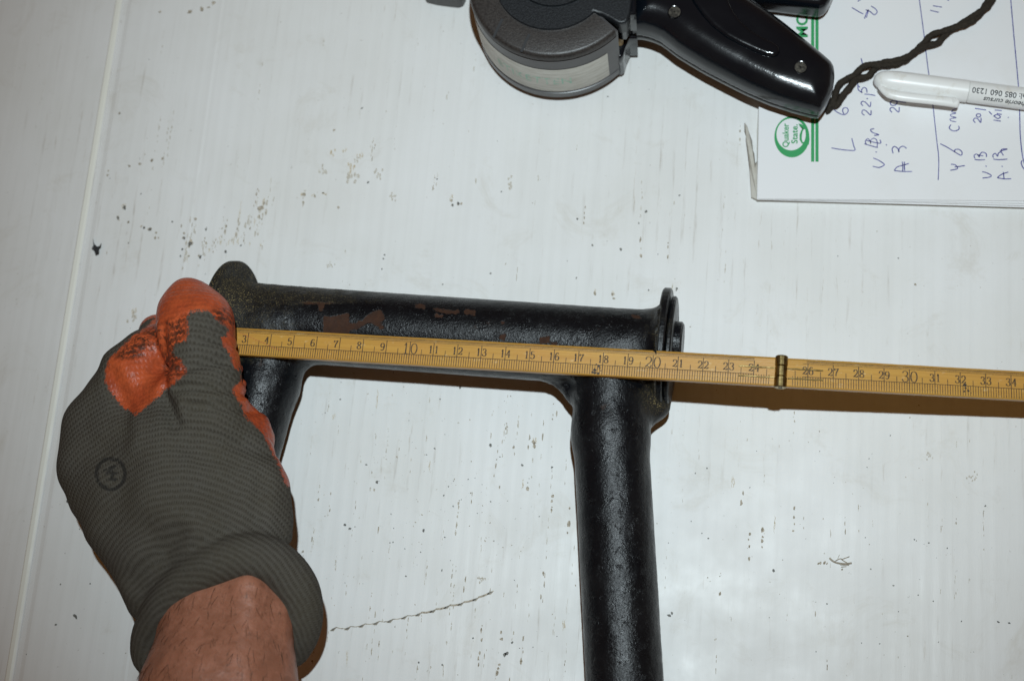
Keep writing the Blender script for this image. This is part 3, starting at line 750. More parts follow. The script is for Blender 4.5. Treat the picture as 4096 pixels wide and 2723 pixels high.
# wear: dark blots and a red scratch
bl = []
for fr, cm, v, r in ((fr1, 17.7, .0022, .0007), (fr1, 17.62, .0012, .0006), (fr1, 17.72, .0010, .0006), (fr1, 17.9, .003, .0004), (fr1, 17.85, .0038, .0005), (fr1, 17.75, .0045, .0004), (fr1, 17.85, .0008, .0006), (fr1, 17.95, .002, .0003),
                    (fr2, 32.18, .0046, .0008), (fr2, 32.2, .0034, .0005), (fr2, 32.3, .0024, .0005), (fr2, 32.15, .002, .0004), (fr2, 32.4, .0016, .0003)):
    vs = [rp(fr, cm + r * 100 * random.uniform(.6, 1.2) * math.cos(a), v + r * random.uniform(.6, 1.2) * math.sin(a), .00009) for a in [k * math.pi / 4 for k in range(8)]]
    bl.append((vs, [tuple(range(8))]))
[mesh_obj('blot', *g_, m_blot.m, ruler) for g_ in bl]
rs = [line(fr1, 2.6 + i * .12, .0093 - i * .00042 + random.gauss(0, .0001), 2.68 + i * .12 , .0092 - i * .00042, .00016, .0001) for i in range(16)]
mesh_obj('red_scratch', *join_geo(rs), m_red.m, ruler)
# brass: hinge knuckles and inlaid strips
hc = (rp(fr1, 25, RW / 2) + rp(fr2, 25, RW / 2)) / 2
hv = fr1[2]
hinge = bpy.data.objects.new('hinge', None)
kn = []
for a, b, r in ((-.0066, -.0023, .0025), (-.0022, .0020, .0024), (.0021, .0062, .0025)):
    pts = [hc + hv * t + Vector((0, 0, .0004)) for t in (a, a + .0003, b - .0003, b)]
    kn.append(tube_geo(pts, [r - .0003, r, r, r - .0003], 20))
hinge = mesh_obj('hinge', *kn[0], mb.m, ruler, False)
for g in kn[1:]:
    mesh_obj('knuckle', *g, mb.m, hinge)
mesh_obj('hinge_pin', *tube_geo([hc + hv * -.0068 + Vector((0, 0, .0004)), hc + hv * .0066 + Vector((0, 0, .0004))], .0008, 10), mscrew.m, hinge)
for fr, c0, c1 in ((fr1, 23.4, 24.8), (fr2, 25.2, 26.6)):
    for v in (.0072, .0033):
        pts = [rp(fr, c0 + (c1 - c0) * i / 8, v + random.gauss(0, .00008), .00002) for i in range(9)]
        mesh_obj('brass_inlay', *tube_geo(pts, .00035, 6), mb.m, ruler)

# ------------------------------------------------------------------ gloved hand
def C3(x, y, h): return tuple(P(x, y, h))
def chain(pts):
    out = []
    for (x0, y0, h0, r0), (x1, y1, h1, r1) in zip(pts[:-1], pts[1:]):
        out.append((C3(x0, y0, h0), C3(x1, y1, h1), plen(r0, x0, y0, h0), plen(r1, x1, y1, h1)))
    return out
left_c = chain([(256, 925, .040, 66), (219, 985, .040, 66), (214, 1040, .040, 64), (217, 1095, .040, 66), (243, 1150, .041, 66), (287, 1212, .043, 70), (318, 1268, .045, 65), (333, 1325, .046, 56), (345, 1380, .043, 47)])
right_c = chain([(498, 930, .052, 52), (540, 1005, .050, 58), (572, 1080, .050, 64), (598, 1130, .051, 58), (606, 1190, .052, 57), (612, 1235, .053, 58)])
mid_c = chain([(290, 1040, .044, 90), (320, 1120, .046, 92), (375, 1215, .049, 90), (400, 1270, .051, 75)]) + chain([(400, 960, .050, 95), (400, 1040, .050, 118), (425, 1130, .050, 125), (465, 1200, .052, 112), (500, 1225, .054, 95)])
thumb_c = chain([(436, 707, .0545, 63), (446, 735, .0570, 75), (456, 765, .0590, 81), (460, 815, .060, 76), (470, 872, .060, 78), (478, 940, .058, 82), (480, 1010, .055, 90)])
index_c = chain([(372, 805, .048, 56), (340, 822, .049, 63), (305, 862, .050, 66), (282, 915, .048, 68), (300, 985, .047, 72)])
extra = chain([(506, 785, .0535, 32), (520, 771, .0525, 20)]) + chain([(525, 868, .046, 36), (536, 885, .044, 31)]) + chain([(590, 985, .046, 34), (600, 1006, .044, 30)])
# curled fingers below, closed round the stand's end
under = chain([(355, 800, .030, 45), (372, 770, .020, 42), (400, 770, .012, 38)]) + chain([(520, 960, .035, 50), (500, 900, .026, 48)]) + chain([(560, 1020, .036, 50), (590, 1060, .034, 46)])
cuff_pts = [(341, 1530, .040, 17), (340, 1500, .042, 27), (347, 1455, .047, 31), (378, 1397, .055, 36), (428, 1343, .061, 40), (492, 1301, .0655, 42), (556, 1281, .0665, 41), (618, 1288, .064, 41),
            (662, 1322, .060, 40), (690, 1370, .056, 39), (695, 1425, .051, 37), (687, 1468, .046, 33), (670, 1508, .040, 25)]
cs_ = spline([Vector((a, b, c_ * 1000)) for a, b, c_, d_ in cuff_pts], 4)
cr_ = np.interp(np.linspace(0, len(cuff_pts) - 1, len(cs_)), range(len(cuff_pts)), [q[3] for q in cuff_pts])
cuff_c = chain([(v.x, v.y, v.z / 1000, r_) for v, r_ in zip(cs_, cr_)])
lower_cuff = chain([(640, 1420, .040, 70), (480, 1480, .030, 90), (380, 1480, .040, 60)])
creases = [(438, 868, 520, 838, .0012, .0018), (425, 905, 545, 905, .0014, .0020), (455, 950, 560, 935, .0012, .0022), (470, 800, 530, 792, .0010, .0014), (385, 905, 415, 985, .0014, .0025),
           (500, 1010, 600, 1035, .0008, .0022), (255, 860, 300, 1000, .0010, .0030), (300, 1330, 420, 1235, .0014, .0040), (330, 1385, 480, 1262, .0010, .0030), (520, 1245, 650, 1262, .0014, .0026),
           (250, 960, 285, 1030, .0006, .003), (600, 1100, 585, 1240, .0010, .0026), (388, 760, 388, 890, .0013, .0018), (430, 742, 500, 735, .0006, .0012)]
def f_glove(X, Y, Z):
    def grp(ch, k, sz=1.0):
        f = None
        for a, b, ra, rb in ch:
            g = cone(X, Y, Z, a, b, ra, rb, sz); f = g if f is None else smin(f, g, k)
        return f
    body = smin(smin(grp(left_c, .006), grp(mid_c, .006), .016), grp(right_c, .006), .014)
    body = smin(body, grp(under, .004), .006)
    body = smin(body, grp(extra, .003), .004)
    idx_ = grp(index_c, .004)
    th = grp(thumb_c, .004)
    f = smin(body, idx_, .007)
    f = smin(f, th, .0030)
    # wrinkles across the base of the thumb and long soft folds on the back
    pjx = (X - arcc.x); pjy = (Y - arcc.y)
    rr_ = np.sqrt(pjx ** 2 + .8 * pjy ** 2)
    f = f + .00030 * np.sin(rr_ * 420 + 2 * np.sin(X * 60)) * (Z > .03)
    f = f + .0008 * np.sin(X * 190 + Y * 90) * np.sin(Y * 160 - X * 70)
    # folds and creases in the cloth
    for (x0, y0, x1, y1, dp, wd) in creases:
        a = P(x0, y0, .065); b = P(x1, y1, .065); ex_, ey_ = b.x - a.x, b.y - a.y
        t = np.clip(((X - a.x) * ex_ + (Y - a.y) * ey_) / (ex_ ** 2 + ey_ ** 2), 0, 1)
        d = np.hypot(X - a.x - t * ex_, Y - a.y - t * ey_)
        f = f + (dp * np.exp(-(d / wd) ** 2) - dp * .5 * np.exp(-((d - wd * 2) / wd) ** 2)) * (Z > .04)
    cf_ = grp(cuff_c, .004)
    f = smin(f, cf_, .0028)
    # hollow for the arm
    return f
GV, GQ = surface_nets(f_glove, [-.328, -.012, -.001], [-.128, .215, .095], .0013)
gp = proj(GV)
def z1d(pts): return [((200 + x / 1.651) / K, (950 + y / 1.651) / K) for x, y in pts]
polyA = z1d([(700, 520), (640, 590), (560, 635), (480, 715), (405, 790), (372, 870), (365, 940), (395, 1000), (430, 1060), (480, 1120), (560, 1165), (620, 1130), (700, 1060), (770, 1000), (850, 940), (905, 890),
             (860, 810), (810, 760), (830, 710), (905, 680), (920, 600), (905, 520), (960, 480), (1060, 480), (1100, 540), (1190, 610), (1260, 640), (1260, 560), (1150, 250), (900, 200), (680, 250)])
polyB = z1d([(1190, 610), (1165, 650), (1120, 665), (1145, 710), (1185, 765), (1205, 810), (1215, 860), (1260, 860), (1280, 600)])
polyC = z1d([(1235, 850), (1275, 900), (1262, 950), (1205, 990), (1225, 1050), (1265, 1100), (1285, 1170), (1345, 1230), (1395, 1290), (1440, 1375), (1475, 1440), (1515, 1520), (1560, 1640), (1640, 1640), (1480, 1150), (1330, 1100), (1330, 860)])
sd = np.minimum(np.minimum(poly_sd(gp[:, 0], gp[:, 1], polyA), poly_sd(gp[:, 0], gp[:, 1], polyB)), poly_sd(gp[:, 0], gp[:, 1], polyC))
under_mask = (GV[:, 2] < .028) & (gp[:, 1] < 1250)
coatv = np.clip(-sd, -14, 14)
coatv = np.where(under_mask, np.maximum(coatv, np.clip((.028 - GV[:, 2]) * 1500, -14, 12)), coatv)
def seg_d(px, py, a, b):
    a = np.array(a); b = np.array(b); e = b - a; wx, wy = px - a[0], py - a[1]
    t = np.clip((wx * e[0] + wy * e[1]) / (e @ e), 0, 1); return np.hypot(wx - t * e[0], wy - t * e[1])
mx, my = 255, 1091
ring = np.abs(np.hypot((gp[:, 0] - mx) / 33, (gp[:, 1] - my) / 35) - 1) * 33
mk_ = np.clip(1.15 - ring / 6.5, 0, 1)
for a, b in (((-15, -9), (13, -20)), ((13, -20), (-13, 4)), ((-13, 4), (15, -4)), ((15, -4), (-12, 18)), ((-12, 18), (14, 12))):
    mk_ = np.maximum(mk_, np.clip(1.0 - seg_d(gp[:, 0] - mx, gp[:, 1] - my, a, b) / 5.0, 0, 1))
mk_ = mk_ * (GV[:, 2] > .035)
wearv = np.zeros(len(GV))
for poly in (z1d([(740, 560), (905, 500), (930, 700), (905, 900), (760, 960), (740, 800)]), z1d([(560, 640), (740, 560), (740, 720), (560, 820), (420, 800), (480, 720)]), z1d([(1060, 480), (1160, 460), (1250, 600), (1220, 640), (1100, 560)])):
    wearv = np.maximum(wearv, np.clip(.5 - poly_sd(gp[:, 0], gp[:, 1], poly) / 14.0, 0, 1))
person = empty('person', P(500, 1400, 0), 'gloved left hand and bare wrist of a person pressing the ruler onto the stand', 'person')
gl_at = {'coat': coatv, 'mark': mk_, 'wear': wearv}
gfc = GV[GQ].mean(1)
dc = np.full(len(gfc), 9.0)
for a, b, ra, rb in cuff_c:
    dc = np.minimum(dc, cone(gfc[:, 0], gfc[:, 1], gfc[:, 2], a, b, ra, rb))
iscuff = dc < .0006
def biggest(Q, mask):                    # keep only the largest connected run of faces
    ids = np.flatnonzero(mask); lab = {}
    for i in ids:
        for v in Q[i]: lab.setdefault(int(v), []).append(i)
    seen = set(); best = []
    for i in ids:
        if i in seen: continue
        st = [i]; seen.add(i); comp = []
        while st:
            q = st.pop(); comp.append(q)
            for v in Q[q]:
                for r in lab[int(v)]:
                    if r not in seen: seen.add(r); st.append(r)
        if len(comp) > len(best): best = comp
    m = np.zeros(len(Q), bool); m[best] = True; return m
iscuff = biggest(GQ, iscuff)
glove = np_obj('glove', GV, GQ[~iscuff], mg.m, person, gl_at)
np_obj('cuff', GV, GQ[iscuff], mg.m, glove, gl_at)
# forearm
def f_arm(X, Y, Z):
    a = P(540, 1345, .046); b = P(524, 1440, .048); c_ = P(503, 1600, .055); d_ = P(480, 1900, .066)
    ra = plen(128, 524, 1345, .05); rb = plen(146, 524, 1440, .05); rc = plen(174, 503, 1600, .055); rd = plen(190, 490, 1900, .066)
    f = smin(cone(X, Y, Z, a, b, ra, rb, .86), cone(X, Y, Z, b, c_, rb, rc, .86), .006)
    f = smin(f, cone(X, Y, Z, c_, d_, rc, rd, .9), .006)
    # tendons and a vein
    f = smin(f, cone(X, Y, Z, P(575, 1350, .0665), P(560, 1640, .0735), .0045, .0045), .012)
    f = smin(f, cone(X, Y, Z, P(640, 1400, .058), P(630, 1640, .064), .004, .004), .010)
    return f + .00025 * np.sin(X * 700 + 2 * np.sin(Y * 300)) * np.sin(Y * 520)
AV, AQ = surface_nets(f_arm, [-.29, -.08, -.002], [-.125, .10, .125], .0016)
np_obj('forearm', AV, AQ, mk.m, person)
# short dark hairs on the forearm
hv_, hf_ = [], []
m_hair = Mat('brown_hair', (.09, .045, .025), .6)
sel = AV[(AV[:, 2] > .055)]
for k in range(420):
    p = Vector(sel[random.randrange(len(sel))]); an = random.gauss(-1.75, .35); L = random.uniform(.004, .009)
    q = p + Vector((math.cos(an) * L * .5, math.sin(an) * L * .5, .0012)); r_ = p + Vector((math.cos(an) * L, math.sin(an) * L, .0008))
    g = tube_geo([p, q, r_], [.00010, .00009, .00003], 3); b = len(hv_); hv_ += g[0]; hf_ += [tuple(i + b for i in f) for f in g[1]]
mesh_obj('arm_hair', hv_, hf_, m_hair.m, person, kind='stuff')

# ------------------------------------------------------------------ label gun
gun = empty('label_gun', Ps(2185, 60, 0), 'black plastic price label gun lying on its side with a smoky label drum', 'label gun')
z6 = zq(2.621, 1800, 0); z7 = zq(2.1445, 2400, 0); z8 = zq(1.7425, 2900, 0)
HR = .0470                    # drum rim height
def circ(a, b, c):
    ax, ay, bx, by, cx, cy = a[0], a[1], b[0], b[1], c[0], c[1]; d = 2 * (ax * (by - cy) + bx * (cy - ay) + cx * (ay - by))
    ux = ((ax * ax + ay * ay) * (by - cy) + (bx * bx + by * by) * (cy - ay) + (cx * cx + cy * cy) * (ay - by)) / d
    uy = ((ax * ax + ay * ay) * (cx - bx) + (bx * bx + by * by) * (ax - cx) + (cx * cx + cy * cy) * (bx - ax)) / d
    return ux, uy, math.hypot(ax - ux, ay - uy)
dcx, dcy, Rr = circ(z6(205, 0, HR), z6(1000, 603, HR), z6(1700, 375, HR))
icx, icy, Ri = circ(z6(510, 0, HR), z6(1080, 322, HR), z6(1500, 150, HR))
def lathe(cx, cy, prof, n, a0, a1, mat, name, parent, closed=False):
    V, Fc = [], []; m_ = len(prof)
    for i in range(n + 1):
        a = a0 + (a1 - a0) * i / n
        for r, z in prof: V.append((cx + r * math.cos(a), cy + r * math.sin(a), z))
    for i in range(n):
        for k in range(m_ - 1): Fc.append((i * m_ + k, (i + 1) * m_ + k, (i + 1) * m_ + k + 1, i * m_ + k + 1))
    return mesh_obj(name, V, Fc, mat, parent, True)
a_end = math.atan2(z6(1740, 335, HR).y - dcy, z6(1740, 335, HR).x - dcx)
A0 = -math.pi * 1.25; A1 = a_end
lathe(dcx, dcy, [(.001, HR + .0002), (Ri * .97, HR + .0002), (Ri * 1.0, HR + .0002), (Rr * .94, HR + .0002), (Rr * .975, HR - .0002), (Rr * .993, HR - .0016), (Rr, HR - .0035)], 120, A0, A1, mring.m, 'drum_cover', gun)
lathe(dcx, dcy, [(Rr * .985, HR - .0030), (Rr * .985, HR - .0048), (Rr * .993, HR - .0050), (Rr * .993, .0112), (Rr * .985, .0110), (Rr * .985, .0104), (Rr * 1.0, .0102), (Rr * 1.0, .0062), (Rr * .97, .0048), (.001, .0048)], 120, A0, A1, mdrum.m, 'drum_shell', gun)
# flat end wall of the drum shell
def radial_wall(a, r0, r1, z0, z1, mat, name, parent, th=.0012):
    d_ = Vector((math.cos(a), math.sin(a), 0)); t_ = Vector((-math.sin(a), math.cos(a), 0)) * th
    c_ = Vector((dcx, dcy, 0)); V = []
    for s_ in (0, 1):
        for r, z in ((r0, z0), (r1, z0), (r1, z1), (r0, z1)): V.append(c_ + d_ * r + Vector((0, 0, z)) + t_ * s_)
    return mesh_obj(name, V, [(0, 1, 2, 3), (7, 6, 5, 4), (0, 4, 5, 1), (1, 5, 6, 2), (2, 6, 7, 3), (3, 7, 4, 0)], mat, parent)
radial_wall(A1, Ri * .6, Rr * .99, .003, HR - .001, mdrum.m, 'end_wall', gun)
lb_a = math.atan2(z6(1650, 660, .0235).y - dcy, z6(1650, 660, .0235).x - dcx)
strip = lathe(dcx, dcy, [(Rr * .9965, .0342), (Rr * .9985, .0340), (Rr * .9985, .0124), (Rr * .9965, .0122)], 110, A0 + .3, lb_a, mlab.m, 'label_strip', gun)
# words wrapped round the drum
def font_mesh(txt, size, bold=0.0, shear=0.0, sx_=1.0, spacing=1.0):
    cu = bpy.data.curves.new('t', 'FONT'); cu.body = txt; cu.size = size; cu.offset = bold; cu.shear = shear; cu.space_character = spacing
    cu.resolution_u = 3
    o = bpy.data.objects.new('t', cu); COL.objects.link(o)
    dg = bpy.context.evaluated_depsgraph_get(); me = bpy.data.meshes.new_from_object(o.evaluated_get(dg))
    V = [(v.co.x * sx_, v.co.y) for v in me.vertices]; Fc = [tuple(p.vertices) for p in me.polygons]
    bpy.data.objects.remove(o); bpy.data.curves.remove(cu); bpy.data.meshes.remove(me)
    return V, Fc
tv, tf = font_mesh('ETIKETTEN', .0085, .00006, 0, .80, 1.10)
ta0 = math.atan2(z6(470, 650, .0235).y - dcy, z6(470, 650, .0235).x - dcx)
V = []
for x, y in tv:
    a = ta0 + x / Rr; V.append((dcx + Rr * 1.0005 * math.cos(a), dcy + Rr * 1.0005 * math.sin(a), 0.0200 + y))
mesh_obj('lettering', V, tf, mgt.m, strip)
# pen strokes on the cover
def stroke3(pts, wd, mat, name, parent, z=None):
    return mesh_obj(name, *join_geo([ribbon_geo([Vector(p) for p in pp], wd) for pp in pts]), mat, parent)
mm = [[z6(550, 200, HR + .0004), z6(520, 260, HR + .0004), z6(480, 340, HR + .0004), z6(455, 395, HR + .0004)], [z6(835, 360, HR + .0004), z6(800, 420, HR + .0004), z6(770, 500, HR + .0004), z6(745, 545, HR + .0004)]]
stroke3(mm, .0011, m_dark.m, 'marker_stroke', gun)
# raised main body disc with its corner plate
V, Fc = [], []
HB = .0490
outline = []
a_s = math.atan2(z6(510, 0, HB).y - icy, z6(510, 0, HB).x - icx); a_e = math.atan2(z6(1525, 135, HB).y - icy, z6(1525, 135, HB).x - icx)
for i in range(60):
    a = a_s + (a_e - a_s) * i / 59; outline.append((icx + Ri * math.cos(a), icy + Ri * math.sin(a)))
for x, y in [(1600, 150), (1690, 200), (1760, 240), (1800, 246), (1840, 238), (1870, 200), (1890, 100), (1905, 0), (1930, -200)]:
    q = z6(x, y, HB); outline.append((q.x, q.y))
for a in np.linspace(.55, 2.6, 14): outline.append((icx + (Ri * 1.1) * math.cos(a), icy + (Ri * 1.1) * math.sin(a)))
def rounded_plate(outline, z0, z1, bev, mat, name, parent, seg=4):
    bm = bmesh.new(); vs = [bm.verts.new((x, y, z0)) for x, y in outline]; f = bm.faces.new(vs)
    bm.normal_update()
    if f.normal.z < 0: f.normal_flip()
    r = bmesh.ops.extrude_face_region(bm, geom=[f]); up_v = [g for g in r['geom'] if isinstance(g, bmesh.types.BMVert)]
    for v in up_v: v.co.z = z1
    topf = [g for g in r['geom'] if isinstance(g, bmesh.types.BMFace)]
    ed = set(e for t in topf for e in t.edges)
    bmesh.ops.bevel(bm, geom=list(ed), offset=bev, segments=seg, profile=.5, affect='EDGES', clamp_overlap=True)
    bmesh.ops.recalc_face_normals(bm, faces=bm.faces)
    o = bm_obj(name, bm, mat, parent)
    for p in o.data.polygons: p.use_smooth = abs(p.normal.z) < .995
    return o
rounded_plate(outline, .040, HB, .0011, mp2.m, 'main_body', gun)
lathe(icx, icy, [(Ri * 1.0, HB - .0036), (Ri * 1.014, HB - .0040), (Ri * 1.02, HB - .0046)], 90, a_s, a_e, m_dark.m, 'body_groove', gun)
hbx, hby, Rh = circ(z6(890, 0, HB), z6(1080, 41, HB), z6(1270, 0, HB)); hub = Vector((hbx, hby, 0))
lathe(hub.x, hub.y, [(Rh, HB + .0001), (Rh * 1.02, HB + .0009), (Rh * 1.07, HB + .0009), (Rh * 1.09, HB + .0001)], 60, 0, 2 * math.pi, mp2.m, 'hub_ring', gun)
# block between drum and handle
def pts7(l, h): return [(lambda q: (q.x, q.y))(z7(x, y, h)) for x, y in l]
def pts6(l, h): return [(lambda q: (q.x, q.y))(z6(x, y, h)) for x, y in l]
blk = pts6([(1752, 100), (1752, 235), (1790, 246), (1840, 240), (1888, 150), (1950, 150), (1950, -150), (1752, -150)], .0462)
rounded_plate(blk, .0305, .0462, .0012, mp.m, 'neck', gun)
blk2 = pts6([(1748, 400), (1748, 598), (1785, 606), (1812, 585), (1838, 490), (1880, 400), (1960, 400), (1960, 0), (1748, 0)], .0215)
rounded_plate(blk2, .0035, .0215, .0022, mp.m, 'neck', gun)
blk3 = pts6([(1765, 100), (1765, 330), (1810, 345), (1850, 300), (1960, 250), (1960, 0)], .029)
rounded_plate(blk3, .018, .0315, .001, m_dark.m, 'neck_core', gun)
mesh_obj('label_core', *tube_geo([z6(1782, 470, .0195), z6(1782, 470, .0195) + Vector((0, 0, .010))], .0017, 12), mtan.m, gun, True)
# handle, two shells with a seam
hl = [(250, -160), (262, 60), (262, 240), (268, 330), (300, 318), (360, 318), (440, 338), (520, 372), (590, 425), (650, 472), (760, 540), (900, 622), (1080, 715), (1250, 800), (1450, 885), (1650, 950), (1800, 990), (1880, 1005),
      (1925, 950), (1965, 880), (1992, 800), (2003, 700), (1998, 630), (1975, 585), (1900, 520), (1750, 400), (1600, 280), (1450, 170), (1300, 70), (1190, 0), (1080, -70), (900, -190), (600, -260), (400, -240)]
hpoly = pts7(hl, .0195)
hp = np.array(hpoly)
HS = .0195; HT = .0365; HB0 = .0075
def f_handle(X, Y, Z):
    d2 = poly_sd(X[:, :, 0], Y[:, :, 0], hp)[:, :, None]
    r = .011
    zc_ = (HT + HB0) / 2; dz = np.abs(Z - zc_) - (HT - HB0) / 2 + r
    dx = d2 + r
    return np.where((dx > 0) & (dz > 0), np.sqrt(np.maximum(dx, 0) ** 2 + np.maximum(dz, 0) ** 2) - r, np.maximum(dx, dz) - r)
hx0, hy0 = hp.min(0) - .003; hx1, hy1 = hp.max(0) + .003
HV, HQ = surface_nets(lambda X, Y, Z: np.maximum(f_handle(X, Y, Z), HS + .0003 - Z), [hx0, hy0, .016], [hx1, hy1, .0385], .0011)
WV, WQ = surface_nets(lambda X, Y, Z: np.maximum(f_handle(X, Y, Z) + .0003, Z - HS + .0003), [hx0, hy0, .0045], [hx1, hy1, .022], .0011)
def taper(V):            # lower towards the butt of the handle
    b0 = np.array(z7(400, 100, .02)); b1 = np.array(z7(1950, 750, .02)); e = b1 - b0
    t = np.clip(((V - b0) @ e) / (e @ e), 0, 1); V = V.copy()
    V[:, 2] = HS + (V[:, 2] - HS) * (1 - .22 * t); return V
HV = taper(HV)
np_obj('upper_shell', HV, HQ, mp.m, gun)
mlow = Mat('lower_plastic', (.020, .022, .024), .30)
np_obj('lower_shell', WV, WQ, mlow.m, gun)
# raised grip crescent
gl = [(760, -60), (800, 30), (870, 130), (960, 230), (1080, 325), (1200, 390), (1320, 445), (1420, 485), (1490, 497), (1530, 478), (1545, 440), (1535, 405), (1500, 375), (1400, 330), (1300, 270), (1210, 190), (1150, 110), (1115, 40), (1095, -60)]
def ztop(x, y):
    b0 = z7(400, 100, .02); b1 = z7(1950, 750, .02); q = z7(x, y, .032); e = b1 - b0
    t = max(0, min(1, (q - b0).dot(e) / e.dot(e))); return HS + (HT - HS) * (1 - .22 * t)
gcen = np.mean(gl, 0)
gpl = np.array([tuple(z7(x, y, ztop(x, y))[:2]) for x, y in gl])
def f_grip(X, Y, Z):
    d2 = poly_sd(X[:, :, 0], Y[:, :, 0], gpl)[:, :, None]
    r = .0018; dx = d2 + r; dz = Z - .002 + r
    return np.where((dx > 0) & (dz > 0), np.sqrt(np.maximum(dx, 0) ** 2 + np.maximum(dz, 0) ** 2) - r, np.maximum(dx, dz) - r)
gx0, gy0 = gpl.min(0) - .002; gx1, gy1 = gpl.max(0) + .002
QV, QQ = surface_nets(f_grip, [gx0, gy0, -.004], [gx1, gy1, .004], .0007)
b0 = np.array(z7(400, 100, .02)); b1 = np.array(z7(1950, 750, .02)); e = b1 - b0
tq = np.clip(((QV - b0) @ e) / (e @ e), 0, 1)
QV[:, 2] = np.maximum(QV[:, 2], -.0035) + HS + (HT - HS) * (1 - .22 * tq) - .0002
np_obj('grip_inlay', QV, QQ, mp.m, gun)
for x, y in ((640, 106), (1720, 580)):
    zt = ztop(x, y); c_ = z7(x, y, zt); r = (z7(x + 58, y, zt) - c_).length
    if x > 1000: c_ = z7(x, y, zt)
    rim = lathe(c_.x, c_.y, [(r * .86, zt - .0012), (r * .90, zt + .0003), (r, zt + .0004), (r * 1.04, zt - .0004)], 32, 0, 2 * math.pi, mp.m, 'screw_rim', gun)
    V, Fc = tube_geo([(c_.x, c_.y, zt - .003), (c_.x, c_.y, zt + .00015)], r * .88, 24)
    sc = mesh_obj('screw', V, Fc, mscrew.m, gun)
    cr = []
    for an in (.5, .5 + math.pi / 2):
        d_ = Vector((math.cos(an), math.sin(an), 0)) * r * .42; cr.append(ribbon_geo([Vector((c_.x, c_.y, zt + .0004)) - d_, Vector((c_.x, c_.y, zt + .0004)) + d_], r * .22))
    mesh_obj('screw_slot', *join_geo(cr), mscrew.m, sc)
# trigger lever, its end reaching over the notepad
tl_ = [(1150, -260), (1205, -10), (1290, 55), (1380, 70), (1520, 85), (1680, 105), (1800, 120), (1880, 128), (1925, 110), (1965, 60), (1990, 0), (2040, -120), (2080, -260)]
tpo = np.array(pts7(tl_, .014))
def f_trig(X, Y, Z):
    d2 = poly_sd(X[:, :, 0], Y[:, :, 0], tpo)[:, :, None]
    r = .0045; zc = .0155; hh = .0075
    dx = d2 + r; dz = np.abs(Z - zc) - hh + r
    return np.where((dx > 0) & (dz > 0), np.sqrt(np.maximum(dx, 0) ** 2 + np.maximum(dz, 0) ** 2) - r, np.maximum(dx, dz) - r)
tx0, ty0 = tpo.min(0) - .003; tx1, ty1 = tpo.max(0) + .003
TV, TQ = surface_nets(f_trig, [tx0, ty0, .005], [tx1, ty1, .026], .0011)
np_obj('trigger', TV, TQ, mp.m, gun)
# small grey corner showing at the top edge
bx = rounded_plate([tuple(P(x, y, .012)[:2]) for x, y in [(960, -70), (975, -20), (1000, -14), (1030, -10), (1050, -8), (1060, -12), (1066, -24), (1072, -70)]], .001, .014, .002, mring.m, 'plastic_block', None)
bx['label'] = 'corner of a dark grey plastic block at the top edge, left of the label gun'; bx['category'] = 'block'

# ------------------------------------------------------------------ notepad
pad = empty('notepad', P(2000, 250, 0), 'white notepad with green printed heading, blue handwritten notes and torn edge', 'notepad')
PZ = .0052
def sheet(name, pts, z, th, mat, curl=None):
    top = [P(x, y, z) for x, y in pts]; bot = [Vector((v.x, v.y, z - th)) for v in top]
    V, Fc = prism_geo([bot, top], 0, 0)
    bm = bmesh.new(); bv = [bm.verts.new(v) for v in V]
    for f in Fc: bm.faces.new([bv[i] for i in f])
    bmesh.ops.recalc_face_normals(bm, faces=bm.faces)
    return bm_obj(name, bm, mat, pad)
page = sheet('page', [(1746, 458), (1749, 240), (1750, -120), (2560, -120), (2560, 466), (2359, 463)], PZ, .0002, mpaper.m)
sheet('page', [(1744, 460), (1748, 240), (1750, -118), (2560, -118), (2560, 475), (2359, 469), (1990, 462)], PZ - .0006, .0002, mpaper.m)
sheet('page', [(1745, 460), (1749, 240), (1750, -117), (2560, -117), (2560, 482), (2359, 474), (2100, 466)], PZ - .0012, .0003, mpaper.m)
sheet('page', [(1745, 461), (1749, 240), (1750, -116), (2560, -116), (2560, 488), (2359, 478), (2050, 469)], PZ - .0020, .0003, mpaper.m)
sheet('page_block', [(1746, 459), (1750, 240), (1751, -115), (2560, -115), (2560, 474), (2359, 468)], PZ - .0024, .0016, mback.m)
sheet('backing_board', [(1743, 462), (1744, 300), (1748, 240), (1750, -115), (2560, -115), (2560, 488), (2359, 480)], .0012, .0010, mback.m)
# torn strip of the glued edge
ts = [(1715, 282), (1716, 300), (1719, 312), (1718, 322), (1722, 345), (1727, 385), (1731, 455), (1745, 458), (1746, 398), (1744, 372), (1740, 376), (1739, 388), (1736, 352), (1733, 345), (1731, 322), (1725, 306), (1719, 288)]
top = [P(x, y, .0030 + .0015 * math.sin(i * 1.7)) for i, (x, y) in enumerate(ts)]; bot = [Vector((v.x + .0004, v.y, v.z - .0012)) for v in top]
V, Fc = prism_geo([bot, top], 0, 0); mesh_obj('torn_strip', V, Fc, mback.m, pad)
ts = [(1733, 388), (1728, 350), (1722, 318), (1720, 318), (1726, 352), (1730, 400), (1734, 455), (1744, 460), (1741, 405)]
top = [P(x, y, .0022) for x, y in ts]; bot = [Vector((v.x, v.y, .0003)) for v in top]
V, Fc = prism_geo([bot, top], 0, 0); mesh_obj('torn_strip', V, Fc, mback.m, pad)
ZI = PZ + .00006
